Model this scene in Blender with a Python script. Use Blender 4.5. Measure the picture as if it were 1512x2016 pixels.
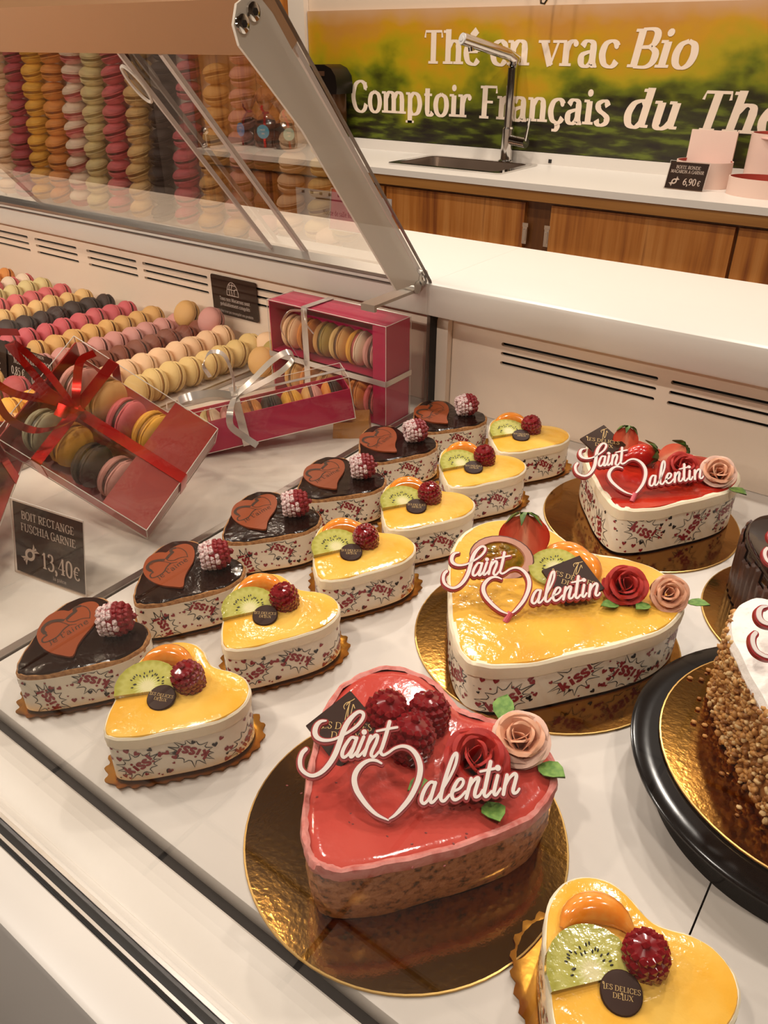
import bpy, bmesh, math, random
from mathutils import Vector, Matrix
import numpy as np
random.seed(7)
PI = math.pi
T = 0.85                      # height of the display shelf above the shop floor; scene is built with the shelf at z = 0 and lifted at the end
scene = bpy.context.scene
for o in list(bpy.data.objects): bpy.data.objects.remove(o)
COL = scene.collection

# ---------------------------------------------------------------- camera
cam_d = bpy.data.cameras.new('camera'); cam = bpy.data.objects.new('camera', cam_d); COL.objects.link(cam)
cam_d.sensor_fit = 'HORIZONTAL'; cam_d.sensor_width = 36.0; cam_d.lens = 36.0*1535.0/1512.0
cam_d.clip_start = 0.01
cam.location = (0, 0, 0.47+T)
cam.rotation_euler = (PI/2-math.atan2(928, 1535), 0, math.radians(36.5))
scene.camera = cam
scene.cycles.transparent_max_bounces = 32
scene.cycles.max_bounces = 8

# ---------------------------------------------------------------- world, lights, exposure
vs = scene.view_settings
vs.view_transform = 'Standard'; vs.look = 'None'; vs.exposure = -0.68; vs.gamma = 1.0; vs.use_curve_mapping = False
world = bpy.data.worlds.new('shop_air'); scene.world = world; world.use_nodes = True
world.node_tree.nodes['Background'].inputs[0].default_value = (1.0, .76, .56, 1)
world.node_tree.nodes['Background'].inputs[1].default_value = 0.10
WARM = (1, .925, .84)
def disc_lamp(name, loc, size, power):
    l = bpy.data.lights.new(name, 'AREA'); l.shape = 'DISK'; l.size = size; l.energy = power; l.color = WARM
    o = bpy.data.objects.new(name, l); COL.objects.link(o); o.location = (loc[0], loc[1], loc[2]+T); return o
def strip(name, loc, sx, sy, power):
    l = bpy.data.lights.new(name, 'AREA'); l.shape = 'RECTANGLE'; l.size = sx; l.size_y = sy; l.energy = power; l.color = WARM
    o = bpy.data.objects.new(name, l); COL.objects.link(o); o.location = (loc[0], loc[1], loc[2]+T); o.rotation_euler = (math.radians(55), 0, 0); return o
LAMPS = [(-.35, .80, 11), (-1.15, .80, 11), (.45, .80, 11), (-1.95, .80, 11), (-.35, 2.0, 32), (-1.25, 2.0, 32), (-2.15, 2.0, 32), (-.5, -.55, 20), (-1.5, -.55, 17), (.6, -.55, 20), (-2.5, -.55, 16)]  # unseen lamps; the front row is added as fill for the back panel
for lx, ly, lw in LAMPS: disc_lamp('unseen_ceiling_light', (lx, ly, 1.93), .11, lw)
strip('case_lamp_light', (-1.545, .146, .500), 1.8, .012, 19)

# ---------------------------------------------------------------- materials
def lin(h):
    if not isinstance(h, str): return (h[0], h[1], h[2], 1)
    h = h.lstrip('#'); c = [int(h[i:i+2], 16)/255 for i in (0, 2, 4)]
    return tuple((v/12.92 if v <= .04045 else ((v+.055)/1.055)**2.4) for v in c)+(1,)
MATS = {}
def nmat(name):
    m = bpy.data.materials.new(name); m.use_nodes = True; MATS[name] = m
    nt = m.node_tree; return m, nt, nt.nodes['Principled BSDF']
def noise(nt, scale, detail=3, coord='Object', rough=.5, stretch=None):
    tc = nt.nodes.new('ShaderNodeTexCoord'); n = nt.nodes.new('ShaderNodeTexNoise')
    n.inputs['Scale'].default_value = scale; n.inputs['Detail'].default_value = detail; n.inputs['Roughness'].default_value = rough
    src = tc.outputs[coord]
    if stretch:
        mp = nt.nodes.new('ShaderNodeMapping'); mp.inputs['Scale'].default_value = stretch
        nt.links.new(src, mp.inputs[0]); src = mp.outputs[0]
    nt.links.new(src, n.inputs['Vector']); return n
def ramp(nt, src, stops):
    r = nt.nodes.new('ShaderNodeValToRGB'); e = r.color_ramp.elements
    while len(e) < len(stops): e.new(.5)
    for i, (p, c) in enumerate(stops): e[i].position = p; e[i].color = lin(c)
    nt.links.new(src, r.inputs[0]); return r.outputs[0]
def bump(nt, b, src, strength, dist=.001):
    bp = nt.nodes.new('ShaderNodeBump'); bp.inputs['Strength'].default_value = strength; bp.inputs['Distance'].default_value = dist
    nt.links.new(src, bp.inputs['Height']); nt.links.new(bp.outputs[0], b.inputs['Normal'])
def M(name, col, rough=.5, metal=0, spec=.5, coat=0, trans=0, sss=0, ior=1.45, nz=None, bmp=None, sheen=0, emit=0):
    """nz=(scale, colour2, lo, hi) mixes a second colour by noise; bmp=(scale, strength, distance)"""
    if name in MATS: return MATS[name]
    m, nt, b = nmat(name)
    b.inputs['Base Color'].default_value = lin(col); b.inputs['Roughness'].default_value = rough
    b.inputs['Metallic'].default_value = metal; b.inputs['Specular IOR Level'].default_value = spec
    b.inputs['Coat Weight'].default_value = coat; b.inputs['Coat Roughness'].default_value = .06
    b.inputs['Transmission Weight'].default_value = trans; b.inputs['IOR'].default_value = ior
    if sss:
        b.inputs['Subsurface Weight'].default_value = sss; b.inputs['Subsurface Radius'].default_value = (.006, .003, .0015); b.inputs['Subsurface Scale'].default_value = 1
    if emit: b.inputs['Emission Color'].default_value = lin(col); b.inputs['Emission Strength'].default_value = emit
    if nz:
        n = noise(nt, nz[0], 4); nt.links.new(ramp(nt, n.outputs[0], [(nz[2], col), (nz[3], nz[1])]), b.inputs['Base Color'])
    if bmp: bump(nt, b, noise(nt, bmp[0], 4).outputs[0], bmp[1], bmp[2])
    return m
def thin_glass(name, tint='ffffff', refl=.0, gain=1.0, rough=0.0):
    """sheet glass or film: see-through, with a Fresnel reflection"""
    m = bpy.data.materials.new(name); m.use_nodes = True; MATS[name] = m; nt = m.node_tree
    for n in list(nt.nodes): nt.nodes.remove(n)
    out = nt.nodes.new('ShaderNodeOutputMaterial'); tr = nt.nodes.new('ShaderNodeBsdfTransparent'); gl = nt.nodes.new('ShaderNodeBsdfGlossy')
    mx = nt.nodes.new('ShaderNodeMixShader'); fr = nt.nodes.new('ShaderNodeLayerWeight'); fr.inputs['Blend'].default_value = .5
    pw = nt.nodes.new('ShaderNodeMath'); pw.operation = 'POWER'; pw.inputs[1].default_value = 5.0; nt.links.new(fr.outputs['Facing'], pw.inputs[0])
    sc = nt.nodes.new('ShaderNodeMath'); sc.operation = 'MULTIPLY_ADD'; sc.inputs[1].default_value = .96; sc.inputs[2].default_value = .04; nt.links.new(pw.outputs[0], sc.inputs[0])
    ma = nt.nodes.new('ShaderNodeMath'); ma.operation = 'MULTIPLY_ADD'; ma.inputs[1].default_value = gain; ma.inputs[2].default_value = refl; ma.use_clamp = True
    tr.inputs[0].default_value = lin(tint); gl.inputs['Roughness'].default_value = rough; gl.inputs[0].default_value = (1, 1, 1, 1)
    nt.links.new(sc.outputs[0], ma.inputs[0]); nt.links.new(ma.outputs[0], mx.inputs[0])
    nt.links.new(tr.outputs[0], mx.inputs[1]); nt.links.new(gl.outputs[0], mx.inputs[2]); nt.links.new(mx.outputs[0], out.inputs[0])
    return m

# ---------------------------------------------------------------- mesh tools
class MB:
    """collects vertices and faces for ONE mesh object"""
    def __init__(s): s.v = []; s.f = []; s.m = []
    def add(s, vs, fs, mi=0):
        k = len(s.v); s.v += [tuple(p) for p in vs]; s.f += [tuple(i+k for i in f) for f in fs]; s.m += [mi]*len(fs); return s
    def box(s, a, b, mi=0):
        x0, y0, z0 = a; x1, y1, z1 = b
        return s.add([(x0,y0,z0),(x1,y0,z0),(x1,y1,z0),(x0,y1,z0),(x0,y0,z1),(x1,y0,z1),(x1,y1,z1),(x0,y1,z1)],
                     [(0,3,2,1),(4,5,6,7),(0,1,5,4),(1,2,6,5),(2,3,7,6),(3,0,4,7)], mi)
    def prism(s, poly, z0, z1, mi=0, caps=True, fn=None):
        n = len(poly); vs = [(x, y, z0) for x, y in poly]+[(x, y, z1) for x, y in poly]
        if fn: vs = [fn(*p) for p in vs]
        fs = [(i, (i+1) % n, n+(i+1) % n, n+i) for i in range(n)]
        if caps: fs += [tuple(range(n))[::-1], tuple(range(n, 2*n))]
        return s.add(vs, fs, mi)
    def extrude_x(s, prof, x0, x1, mi=0, caps=True):
        """closed (y, z) profile swept along x"""
        n = len(prof); vs = [(x0, y, z) for y, z in prof]+[(x1, y, z) for y, z in prof]
        fs = [(i, n+i, n+(i+1) % n, (i+1) % n) for i in range(n)]
        if caps: fs += [tuple(range(n)), tuple(range(n, 2*n))[::-1]]
        return s.add(vs, fs, mi)
    def lathe(s, prof, n=24, mi=0, c=(0, 0, 0), close=False, fn=None):
        vs = []; fs = []; k = len(prof)
        for i in range(n):
            a = 2*PI*i/n
            for r, z in prof:
                p = (c[0]+r*math.cos(a), c[1]+r*math.sin(a), c[2]+z); vs.append(fn(*p) if fn else p)
        for i in range(n):
            j = (i+1) % n
            for q in range(k-1): fs.append((i*k+q, j*k+q, j*k+q+1, i*k+q+1))
        s.add(vs, fs, mi)
        return s
    def tube(s, pts, r, n=8, mi=0, closed=False, caps=True):
        pts = [Vector(p) for p in pts]; k = len(pts); rr = r if isinstance(r, (list, tuple)) else [r]*k
        vs = []; fs = []; up = None
        for i, p in enumerate(pts):
            if closed: d = pts[(i+1) % k]-pts[i-1]
            else: d = pts[min(i+1, k-1)]-pts[max(i-1, 0)]
            d.normalize()
            if up is None:
                up = Vector((0, 0, 1)) if abs(d.z) < .9 else Vector((1, 0, 0))
            up = (up-d*up.dot(d)); up.normalize(); sd = d.cross(up)
            for j in range(n):
                a = 2*PI*j/n; vs.append(p+up*math.cos(a)*rr[i]+sd*math.sin(a)*rr[i])
        for i in range(k if closed else k-1):
            i2 = (i+1) % k
            for j in range(n): fs.append((i*n+j, i*n+(j+1) % n, i2*n+(j+1) % n, i2*n+j))
        if caps and not closed: fs += [tuple(range(n))[::-1], tuple(range((k-1)*n, k*n))]
        return s.add(vs, fs, mi)
    def ribbon(s, pts, w, up=None, th=.0004, mi=0):
        """flat band: pts centre line, w width, up = list of side vectors or one"""
        pts = [Vector(p) for p in pts]; k = len(pts); vs = []; fs = []
        for i, p in enumerate(pts):
            d = (pts[min(i+1, k-1)]-pts[max(i-1, 0)]).normalized()
            u = Vector(up[i] if isinstance(up, list) else up); u = (u-d*u.dot(d)).normalized(); n = d.cross(u)*th
            ww = w[i] if isinstance(w, list) else w
            vs += [p-u*ww/2-n, p+u*ww/2-n, p+u*ww/2+n, p-u*ww/2+n]
        for i in range(k-1):
            for j in range(4): fs.append((i*4+j, i*4+(j+1) % 4, i*4+4+(j+1) % 4, i*4+4+j))
        fs += [(3, 2, 1, 0), tuple(range(4*k-4, 4*k))]
        return s.add(vs, fs, mi)
    def blob(s, c, r, sub=1, mi=0, jit=0, rot=None):
        b = ICO[sub]; R = rot or Matrix.Identity(3)
        vs = [Vector(c)+R @ Vector((p[0]*r[0], p[1]*r[1], p[2]*r[2]))*(1+random.uniform(-jit, jit)) for p in b[0]]
        return s.add(vs, b[1], mi)
    def xf(s, mat, k0=0):
        for i in range(k0, len(s.v)): s.v[i] = tuple(mat @ Vector(s.v[i]))
        return s
    def build(s, name, mats, parent=None, smooth=True, angle=35):
        me = bpy.data.meshes.new(name); me.from_pydata(s.v, [], s.f)
        for m in (mats if isinstance(mats, (list, tuple)) else [mats]): me.materials.append(m)
        if any(s.m): me.polygons.foreach_set('material_index', s.m)
        bm = bmesh.new(); bm.from_mesh(me); bmesh.ops.recalc_face_normals(bm, faces=bm.faces) if not getattr(s, 'keep', 0) else None
        bm.to_mesh(me); bm.free()
        if smooth:
            me.polygons.foreach_set('use_smooth', [True]*len(me.polygons)); me.set_sharp_from_angle(angle=math.radians(angle))
        me.update()
        o = bpy.data.objects.new(name, me); COL.objects.link(o)
        if parent: o.parent = parent
        return o
ICO = {}
for sub in (1, 2, 3):
    bm = bmesh.new(); bmesh.ops.create_icosphere(bm, subdivisions=sub, radius=1)
    bm.verts.index_update(); ICO[sub] = ([tuple(v.co) for v in bm.verts], [tuple(v.index for v in f.verts) for f in bm.faces]); bm.free()
def tag(o, label=None, cat=None, group=None, kind=None):
    if label: o['label'] = label
    if cat: o['category'] = cat
    if group: o['group'] = group
    if kind: o['kind'] = kind
    return o
def thing(name, label, cat, loc=(0, 0, 0), rotz=0, group=None):
    o = bpy.data.objects.new(name, None); o.empty_display_size = .02; COL.objects.link(o)
    o.location = loc; o.rotation_euler = (0, 0, rotz); return tag(o, label, cat, group)
def struct(o): o['kind'] = 'structure'; return o
def copy_tree(o, parent=None):
    c = o.copy(); COL.objects.link(c); c.parent = parent
    for ch in list(o.children): copy_tree(ch, c)
    return c
def crom(pts, n=6, closed=False):
    """Catmull-Rom through points of any dimension"""
    P = [np.array(p, float) for p in pts]; k = len(P); out = []
    for i in range(k if closed else k-1):
        p1, p2 = P[i], P[(i+1) % k]
        p0 = P[i-1] if (i > 0 or closed) else 2*p1-p2
        p3 = P[(i+2) % k] if (i+2 < k or closed) else 2*p2-p1
        for j in range(n):
            t = j/n; out.append(.5*((2*p1)+(-p0+p2)*t+(2*p0-5*p1+4*p2-p3)*t*t+(-p0+3*p1-3*p2+p3)*t**3))
    if not closed: out.append(P[-1])
    return [tuple(float(x) for x in p) for p in out]
def bez(p0, p1, p2, n=8): return [tuple((1-t)**2*a+2*t*(1-t)*b+t*t*c for a, b, c in zip(p0, p1, p2)) for t in [i/n for i in range(n+1)]]
def rrect(x0, y0, x1, y1, r, n=4):
    out = []
    for cx, cy, a0 in ((x1-r, y1-r, 0), (x0+r, y1-r, 90), (x0+r, y0+r, 180), (x1-r, y0+r, 270)):
        for i in range(n+1):
            a = math.radians(a0+90*i/n); out.append((cx+r*math.cos(a), cy+r*math.sin(a)))
    return out
def holed_plate(mb, outer, holes, fn, th, mi=0):
    """flat plate with holes, triangulated; fn maps (u, v, w) to space, w in 0..th"""
    bm = bmesh.new(); loops = []
    for lp in [outer]+holes:
        vs = [bm.verts.new((x, y, 0)) for x, y in lp]
        for i in range(len(vs)): bm.edges.new((vs[i], vs[(i+1) % len(vs)]))
    bmesh.ops.triangle_fill(bm, use_beauty=True, use_dissolve=False, edges=bm.edges[:])
    bm.verts.index_update(); co = [v.co.copy() for v in bm.verts]; fs = [tuple(v.index for v in f.verts) for f in bm.faces]; bm.free()
    mb.add([fn(c.x, c.y, 0) for c in co], fs, mi); mb.add([fn(c.x, c.y, th) for c in co], [f[::-1] for f in fs], mi)
    for lp in [outer]+holes:
        n = len(lp); mb.add([fn(x, y, 0) for x, y in lp]+[fn(x, y, th) for x, y in lp], [(i, (i+1) % n, n+(i+1) % n, n+i) for i in range(n)], mi)
    return mb
# ---------------------------------------------------------------- lettering: a small pen-stroke serif alphabet (flat print is flat geometry)
GLY = {
'a': (.50, 'C .10 .38 .16 .46 .24 .48 .33 .45 .36 .36 .36 .25;L .36 .36 .36 .10;C .36 .12 .38 .03 .42 .01 .47 .03;C .36 .29 .24 .27 .12 .22 .09 .12 .13 .03 .22 0 .31 .05 .36 .13'),
'b': (.55, 'L .13 .03 .13 .72;C .13 .36 .21 .45 .29 .48 .41 .42 .47 .24 .41 .06 .29 0 .2 .02 .13 .1;E .13 .72'),
'c': (.47, 'C .41 .38 .36 .45 .27 .48 .14 .42 .08 .24 .14 .06 .27 0 .36 .03 .42 .11;D .39 .38 .04'),
'd': (.57, 'C .41 .40 .33 .47 .26 .48 .14 .42 .08 .24 .14 .06 .26 0 .34 .03 .41 .11;L .41 .72 .41 .01;E .41 .72;e .41 0'),
'e': (.48, 'T .1 .26 .40 .26;C .40 .26 .39 .40 .33 .46 .26 .48 .14 .42 .08 .24 .14 .06 .28 0 .36 .03 .42 .10'),
'g': (.52, 'C .24 .48 .12 .42 .1 .32 .13 .22 .24 .17 .35 .22 .38 .32 .35 .42 .24 .48;C .15 .2 .1 .14 .2 .07 .36 .05 .42 -.05 .33 -.17 .2 -.19 .1 -.13 .12 -.03 .2 .03'),
'h': (.57, 'L .13 0 .13 .72;C .13 .33 .22 .45 .31 .48 .40 .44 .43 .32;L .43 .34 .43 0;S .13 0;S .43 0;E .13 .72'),
'i': (.29, 'L .14 0 .14 .47;S .14 0;E .14 .47;D .14 .63 .06'),
'k': (.54, 'L .13 0 .13 .72;T .13 .2 .4 .47;K .22 .29 .44 0'),
'l': (.29, 'L .14 0 .14 .72;S .14 0;E .14 .72'),
'm': (.85, 'L .13 0 .13 .47;C .13 .33 .21 .45 .29 .48 .38 .44 .41 .32;L .41 .34 .41 0;C .41 .33 .50 .45 .58 .48 .67 .44 .70 .32;L .70 .34 .70 0;S .13 0;S .41 0;S .70 0;E .13 .47'),
'n': (.57, 'L .13 0 .13 .47;C .13 .33 .22 .45 .31 .48 .40 .44 .43 .32;L .43 .34 .43 0;S .13 0;S .43 0;E .13 .47'),
'o': (.53, 'C .26 .48 .13 .41 .08 .24 .13 .07 .26 0 .39 .07 .44 .24 .39 .41 .26 .48'),
'p': (.56, 'L .13 -.2 .13 .47;C .13 .36 .21 .45 .29 .48 .41 .42 .47 .24 .41 .06 .29 0 .2 .02 .13 .1;S .13 -.2;E .13 .47'),
'r': (.41, 'L .13 0 .13 .47;C .13 .30 .19 .43 .28 .48 .36 .46;D .35 .43 .05;S .13 0;E .13 .47'),
's': (.41, 'C .34 .38 .28 .47 .20 .48 .10 .43 .09 .35 .15 .28 .26 .22 .34 .15 .32 .05 .21 0 .12 .02 .07 .1'),
't': (.36, 'L .16 .60 .16 .12;C .16 .14 .18 .03 .24 0 .30 .02 .34 .07;T .05 .46 .31 .46'),
'u': (.58, 'L .13 .47 .13 .14;C .13 .16 .15 .04 .24 0 .34 .04 .42 .14;L .42 .47 .42 .01;E .13 .47;E .42 .47;e .42 0'),
'v': (.51, 'K .08 .47 .27 0;T .44 .47 .27 0;S .08 .47;S .44 .47'),
'z': (.45, 'T .08 .46 .38 .46;K .36 .45 .08 .02;T .07 .01 .4 .01'),
'A': (.66, 'T .06 0 .33 .7;K .33 .7 .60 0;T .16 .24 .50 .24;S .06 0;S .60 0'),
'B': (.60, 'L .15 0 .15 .7;C .15 .69 .38 .69 .48 .6 .46 .44 .34 .37 .15 .37;C .15 .37 .38 .37 .53 .28 .53 .11 .40 .01 .15 .01;E .15 .7;E .15 0'),
'C': (.63, 'C .56 .54 .5 .66 .36 .71 .18 .62 .09 .35 .18 .08 .36 -.01 .5 .05 .57 .18;T .56 .5 .57 .69'),
'D': (.70, 'L .15 0 .15 .7;C .15 .69 .36 .69 .56 .58 .62 .35 .56 .12 .36 .01 .15 .01;E .15 .7;E .15 0'),
'E': (.57, 'L .15 0 .15 .7;T .13 .68 .49 .68 .5 .55;T .15 .36 .40 .36;T .13 .02 .5 .02 .53 .16;E .15 .69;E .15 .01'),
'F': (.54, 'L .15 0 .15 .7;T .13 .68 .49 .68 .5 .55;T .15 .36 .40 .36;E .15 .69;S .15 0'),
'G': (.68, 'C .56 .54 .5 .66 .36 .71 .18 .62 .09 .35 .18 .08 .36 -.01 .48 .03 .57 .1;L .57 .05 .57 .3;S .57 .3'),
'H': (.72, 'L .15 0 .15 .7;L .57 0 .57 .7;T .15 .36 .57 .36;S .15 0;S .15 .7;S .57 0;S .57 .7'),
'I': (.32, 'L .16 0 .16 .7;S .16 0;S .16 .7'),
'J': (.36, 'L .2 .7 .2 .1;C .2 .12 .18 -.06 .06 -.1;S .2 .7'),
'L': (.55, 'L .15 0 .15 .7;T .13 .02 .48 .02 .52 .17;S .15 .7;E .15 .01'),
'M': (.84, 'T .14 0 .16 .7;K .16 .7 .41 .03;T .41 .03 .66 .7;L .68 0 .67 .7;S .14 0;S .68 0;E .16 .7;e .67 .7'),
'N': (.72, 'T .15 0 .15 .7;K .14 .7 .57 .01;T .57 .01 .57 .7;S .15 0;E .15 .7;S .57 .7'),
'O': (.72, 'C .36 .71 .17 .62 .09 .35 .17 .08 .36 -.01 .55 .08 .63 .35 .55 .62 .36 .71'),
'P': (.58, 'L .15 0 .15 .7;C .15 .69 .38 .69 .51 .6 .51 .42 .38 .33 .15 .33;S .15 0;E .15 .7'),
'R': (.62, 'L .15 0 .15 .7;C .15 .69 .38 .69 .49 .61 .49 .44 .36 .36 .15 .36;K .3 .36 .56 .01;S .15 0;E .15 .7;e .56 0'),
'S': (.50, 'C .42 .55 .36 .68 .25 .71 .13 .66 .10 .54 .16 .44 .31 .34 .42 .23 .39 .08 .25 -.01 .13 .03 .08 .16'),
'T': (.60, 'L .30 0 .30 .7;T .05 .55 .07 .68 .53 .68 .55 .55;S .30 0'),
'U': (.70, 'L .14 .7 .14 .24;C .14 .26 .16 .06 .34 -.01 .5 .05 .56 .24;T .56 .22 .56 .7;S .14 .7;S .56 .7'),
'V': (.64, 'K .07 .7 .33 0;T .58 .7 .33 0;S .07 .7;S .58 .7'),
'X': (.64, 'K .09 .7 .54 0;T .54 .7 .09 0;S .09 .7;S .54 .7;S .09 0;S .54 0'),
'0': (.50, 'C .25 .7 .12 .6 .08 .35 .12 .1 .25 0 .38 .1 .42 .35 .38 .6 .25 .7'),
'1': (.40, 'L .22 0 .22 .7;T .22 .68 .08 .58;S .22 0'),
'3': (.48, 'C .1 .58 .16 .68 .26 .7 .37 .63 .37 .48 .27 .39 .2 .38;C .2 .38 .32 .37 .41 .28 .41 .12 .3 .01 .16 .01 .07 .1'),
'4': (.52, 'L .35 0 .35 .7;T .35 .69 .05 .22 .48 .22;S .35 0'),
'5': (.48, 'T .15 .68 .40 .68;T .15 .68 .12 .4;C .12 .39 .24 .43 .36 .36 .41 .22 .36 .07 .22 0 .08 .06'),
'6': (.50, 'C .40 .68 .22 .58 .1 .34 .1 .16 .18 .03 .27 0 .38 .07 .42 .22 .36 .38 .24 .4 .12 .28'),
'8': (.50, 'C .25 .7 .13 .64 .12 .5 .25 .38 .39 .27 .4 .09 .25 0 .1 .09 .11 .27 .25 .38 .38 .5 .37 .64 .25 .7'),
'9': (.50, 'C .12 .02 .3 .12 .4 .36 .4 .54 .32 .67 .24 .7 .12 .63 .08 .48 .14 .32 .26 .3 .38 .42'),
',': (.24, 'D .1 .05 .06;C .13 .06 .14 -.05 .08 -.14'), '.': (.22, 'D .1 .05 .06'), "'": (.2, 'K .1 .7 .09 .52'),
'!': (.30, 'K .16 .72 .14 .22;D .13 .06 .065'), ' ': (.26, ''), '-': (.3, 'T .05 .25 .25 .25'),
'\u20ac': (.56, 'C .52 .56 .45 .66 .33 .70 .18 .58 .13 .35 .18 .12 .33 0 .45 .04 .52 .14;T .03 .43 .42 .43;T .03 .29 .4 .29'),
}
GLY['\u00e9'] = (GLY['e'][0], GLY['e'][1]+';K .22 .57 .36 .70')
GLY['\u00e8'] = (GLY['e'][0], GLY['e'][1]+';K .30 .57 .18 .70')
GLY['\u00e0'] = (GLY['a'][0], GLY['a'][1]+';K .28 .57 .16 .70')
GLY['\u00e7'] = (GLY['c'][0], GLY['c'][1]+';C .26 0 .30 -.07 .25 -.15 .15 -.16')
def stroke_quads(pts, ws):
    """quads of a variable-width 2D stroke"""
    k = len(pts); L = []; R = []
    for i in range(k):
        a = pts[max(i-1, 0)]; b = pts[min(i+1, k-1)]; dx, dy = b[0]-a[0], b[1]-a[1]; l = math.hypot(dx, dy) or 1
        nx, ny = -dy/l*ws[i]/2, dx/l*ws[i]/2
        L.append((pts[i][0]+nx, pts[i][1]+ny)); R.append((pts[i][0]-nx, pts[i][1]-ny))
    return [(R[i], R[i+1], L[i+1], L[i]) for i in range(k-1)]
def disc_poly(x, y, r, n=10): return [(x+r*math.cos(2*PI*i/n), y+r*math.sin(2*PI*i/n)) for i in range(n)]
def glyph_polys(ch, thick, thin, serif=True, seg=4):
    out = []
    for st in GLY[ch][1].split(';'):
        if not st: continue
        k = st[0]; v = [float(q) for q in st[1:].split()]; P = list(zip(v[::2], v[1::2]))
        if k in 'SEe':
            if serif:
                x, y = P[0]; y = min(max(y, thin/2-.2), .7-thin/2) if y > -.1 else y+thin/2
                if y < .02 and y > -.1: y = thin/2
                h = thick*.5+.065
                x0, x1 = (x-h, x+h) if k == 'S' else ((x-h, x) if k == 'E' else (x, x+h))
                out.append([(x0, y-thin/2), (x1, y-thin/2), (x1, y+thin/2), (x0, y+thin/2)])
            continue
        if k == 'D': out.append(disc_poly(v[0], v[1], v[2]*(.55+thick*4.5))); continue
        if k == 'C': P = crom(P, seg)
        ws = []
        for i in range(len(P)):
            a = P[max(i-1, 0)]; b = P[min(i+1, len(P)-1)]; dx, dy = b[0]-a[0], b[1]-a[1]; l = math.hypot(dx, dy) or 1
            ws.append(thin if k == 'T' else thick if k == 'K' else thin+(thick-thin)*abs(dy/l)**1.3)
        out += stroke_quads(P, ws)
    return out
def text_polys(txt, size, thick=.1, thin=.04, x=0, y=0, align='l', track=0, slant=0, serif=True, sx=1, seg=4):
    """list of 2D polygons; size = em so that capitals are 0.7 size tall"""
    w = sum(GLY[c][0]+track for c in txt)*size*sx; ox = x-(w/2 if align == 'c' else w if align == 'r' else 0); out = []
    for c in txt:
        for p in glyph_polys(c, thick, thin, serif, seg): out.append([(ox+(q[0]+slant*q[1])*size*sx, y+q[1]*size) for q in p])
        ox += (GLY[c][0]+track)*size*sx
    return out
def add_polys(mb, polys, fn, mi=0, step=1.5e-5):
    for i, p in enumerate(polys): mb.add([fn(q[0], q[1], (i % 11)*step) for q in p], [tuple(range(len(p)))], mi)
    return mb
def frame(o, u, v, lift=0):
    """2D to 3D: origin o, axes u and v, small lift along the normal"""
    o, u, v = Vector(o), Vector(u).normalized(), Vector(v).normalized(); n = u.cross(v).normalized()
    return lambda x, y, w=0: tuple(o+u*x+v*y+n*(lift+w))
# ================================================================ THE SETTING
WHITE = M('white_laminate', 'd8cfc5', .32, bmp=(90, .02, .0005))
SHELFW = M('white_shelf', 'd2c9c0', .34, spec=.4)
PANELW = M('shade_tinted_panel', 'eedac6', .4)  # the case white, with the warm tone of its shade put in
ALU = M('brushed_aluminium', 'b9b2ab', .32, metal=1)
STEEL = M('polished_steel', 'd8d4d0', .08, metal=1)
BLACKRUB = M('black_gasket', '17120f', .5)
DARK = M('dark_recess', '1c1512', .7)  # near-black for the shade in the gaps; the plinth shares it
GREYBAR = M('grey_painted_bar', 'd6cdc3', .45)
GLASS = thin_glass('clear_glass', 'fcfbf9', 0, .55)
FGLASS = thin_glass('front_glass', 'fbfaf8', 0, .42)
RGLASS = thin_glass('coated_door_glass', 'e4ddd6', .16, 1.0)
GEDGE = M('polished_glass_edge', '6d5c50', .12, spec=.8)
def wood_mat(name, c1, c2, c3, sc=1.0, rough=.4, axis=(1, 1, .04)):
    m, nt, b = nmat(name)
    n = noise(nt, 30*sc, 4, 'Object', .6, axis); w = noise(nt, 9*sc, 2, 'Object', .5, axis)
    mx = nt.nodes.new('ShaderNodeMix'); mx.data_type = 'FLOAT'; mx.inputs[0].default_value = .45
    nt.links.new(n.outputs[0], mx.inputs[2]); nt.links.new(w.outputs[0], mx.inputs[3])
    nt.links.new(ramp(nt, mx.outputs[0], [(.36, c1), (.47, c2), (.56, c3), (.66, c1)]), b.inputs['Base Color'])
    b.inputs['Roughness'].default_value = rough; return m
WOOD = wood_mat('striped_wood', '8a481a', 'c07630', 'd48e48', 1.0)
WOODE = wood_mat('wood_edge', '96602a', 'ac7436', 'b88040', 1.0, .4, (.04, 1, 1))
def plaster(name, c, r=.8): return M(name, c, r, bmp=(60, .05, .001))

# floor with square white tiles and dark joints, seen mirrored in the front glass
TILE = M('pale_floor_tile', '9c8f84', .25); GROUT = M('dark_joint', '2a211c', .8)
fl = struct(MB().box((-6, -4.5, -T-.1), (4, 3.2, -T-.004)).build('floor', GROUT))
ts = .343; t0 = MB().box((0, 0, -T-.004), (ts-.012, ts-.012, -T)).build('floor_tile', TILE, fl)
x0, y0 = -.397*1.32-.02, -.452*1.32+.248
first = True
for i in range(-8, 7):
    for j in range(-7, 1):
        o = t0 if first else t0.copy()
        if not first: COL.objects.link(o); o.parent = fl
        o.location = (x0+i*ts+.006, y0+j*ts+.006, 0); first = False
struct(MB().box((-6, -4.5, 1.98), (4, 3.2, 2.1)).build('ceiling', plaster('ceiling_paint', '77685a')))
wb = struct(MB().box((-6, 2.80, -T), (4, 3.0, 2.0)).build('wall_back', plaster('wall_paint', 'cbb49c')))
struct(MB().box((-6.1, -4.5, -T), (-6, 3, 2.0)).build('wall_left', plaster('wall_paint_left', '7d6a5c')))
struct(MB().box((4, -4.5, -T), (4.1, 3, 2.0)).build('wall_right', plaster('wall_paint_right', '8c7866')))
struct(MB().box((-6, -4.6, -T), (4, -4.5, 2.0)).build('wall_front', plaster('wall_paint_front', '6a574a')))
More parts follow.
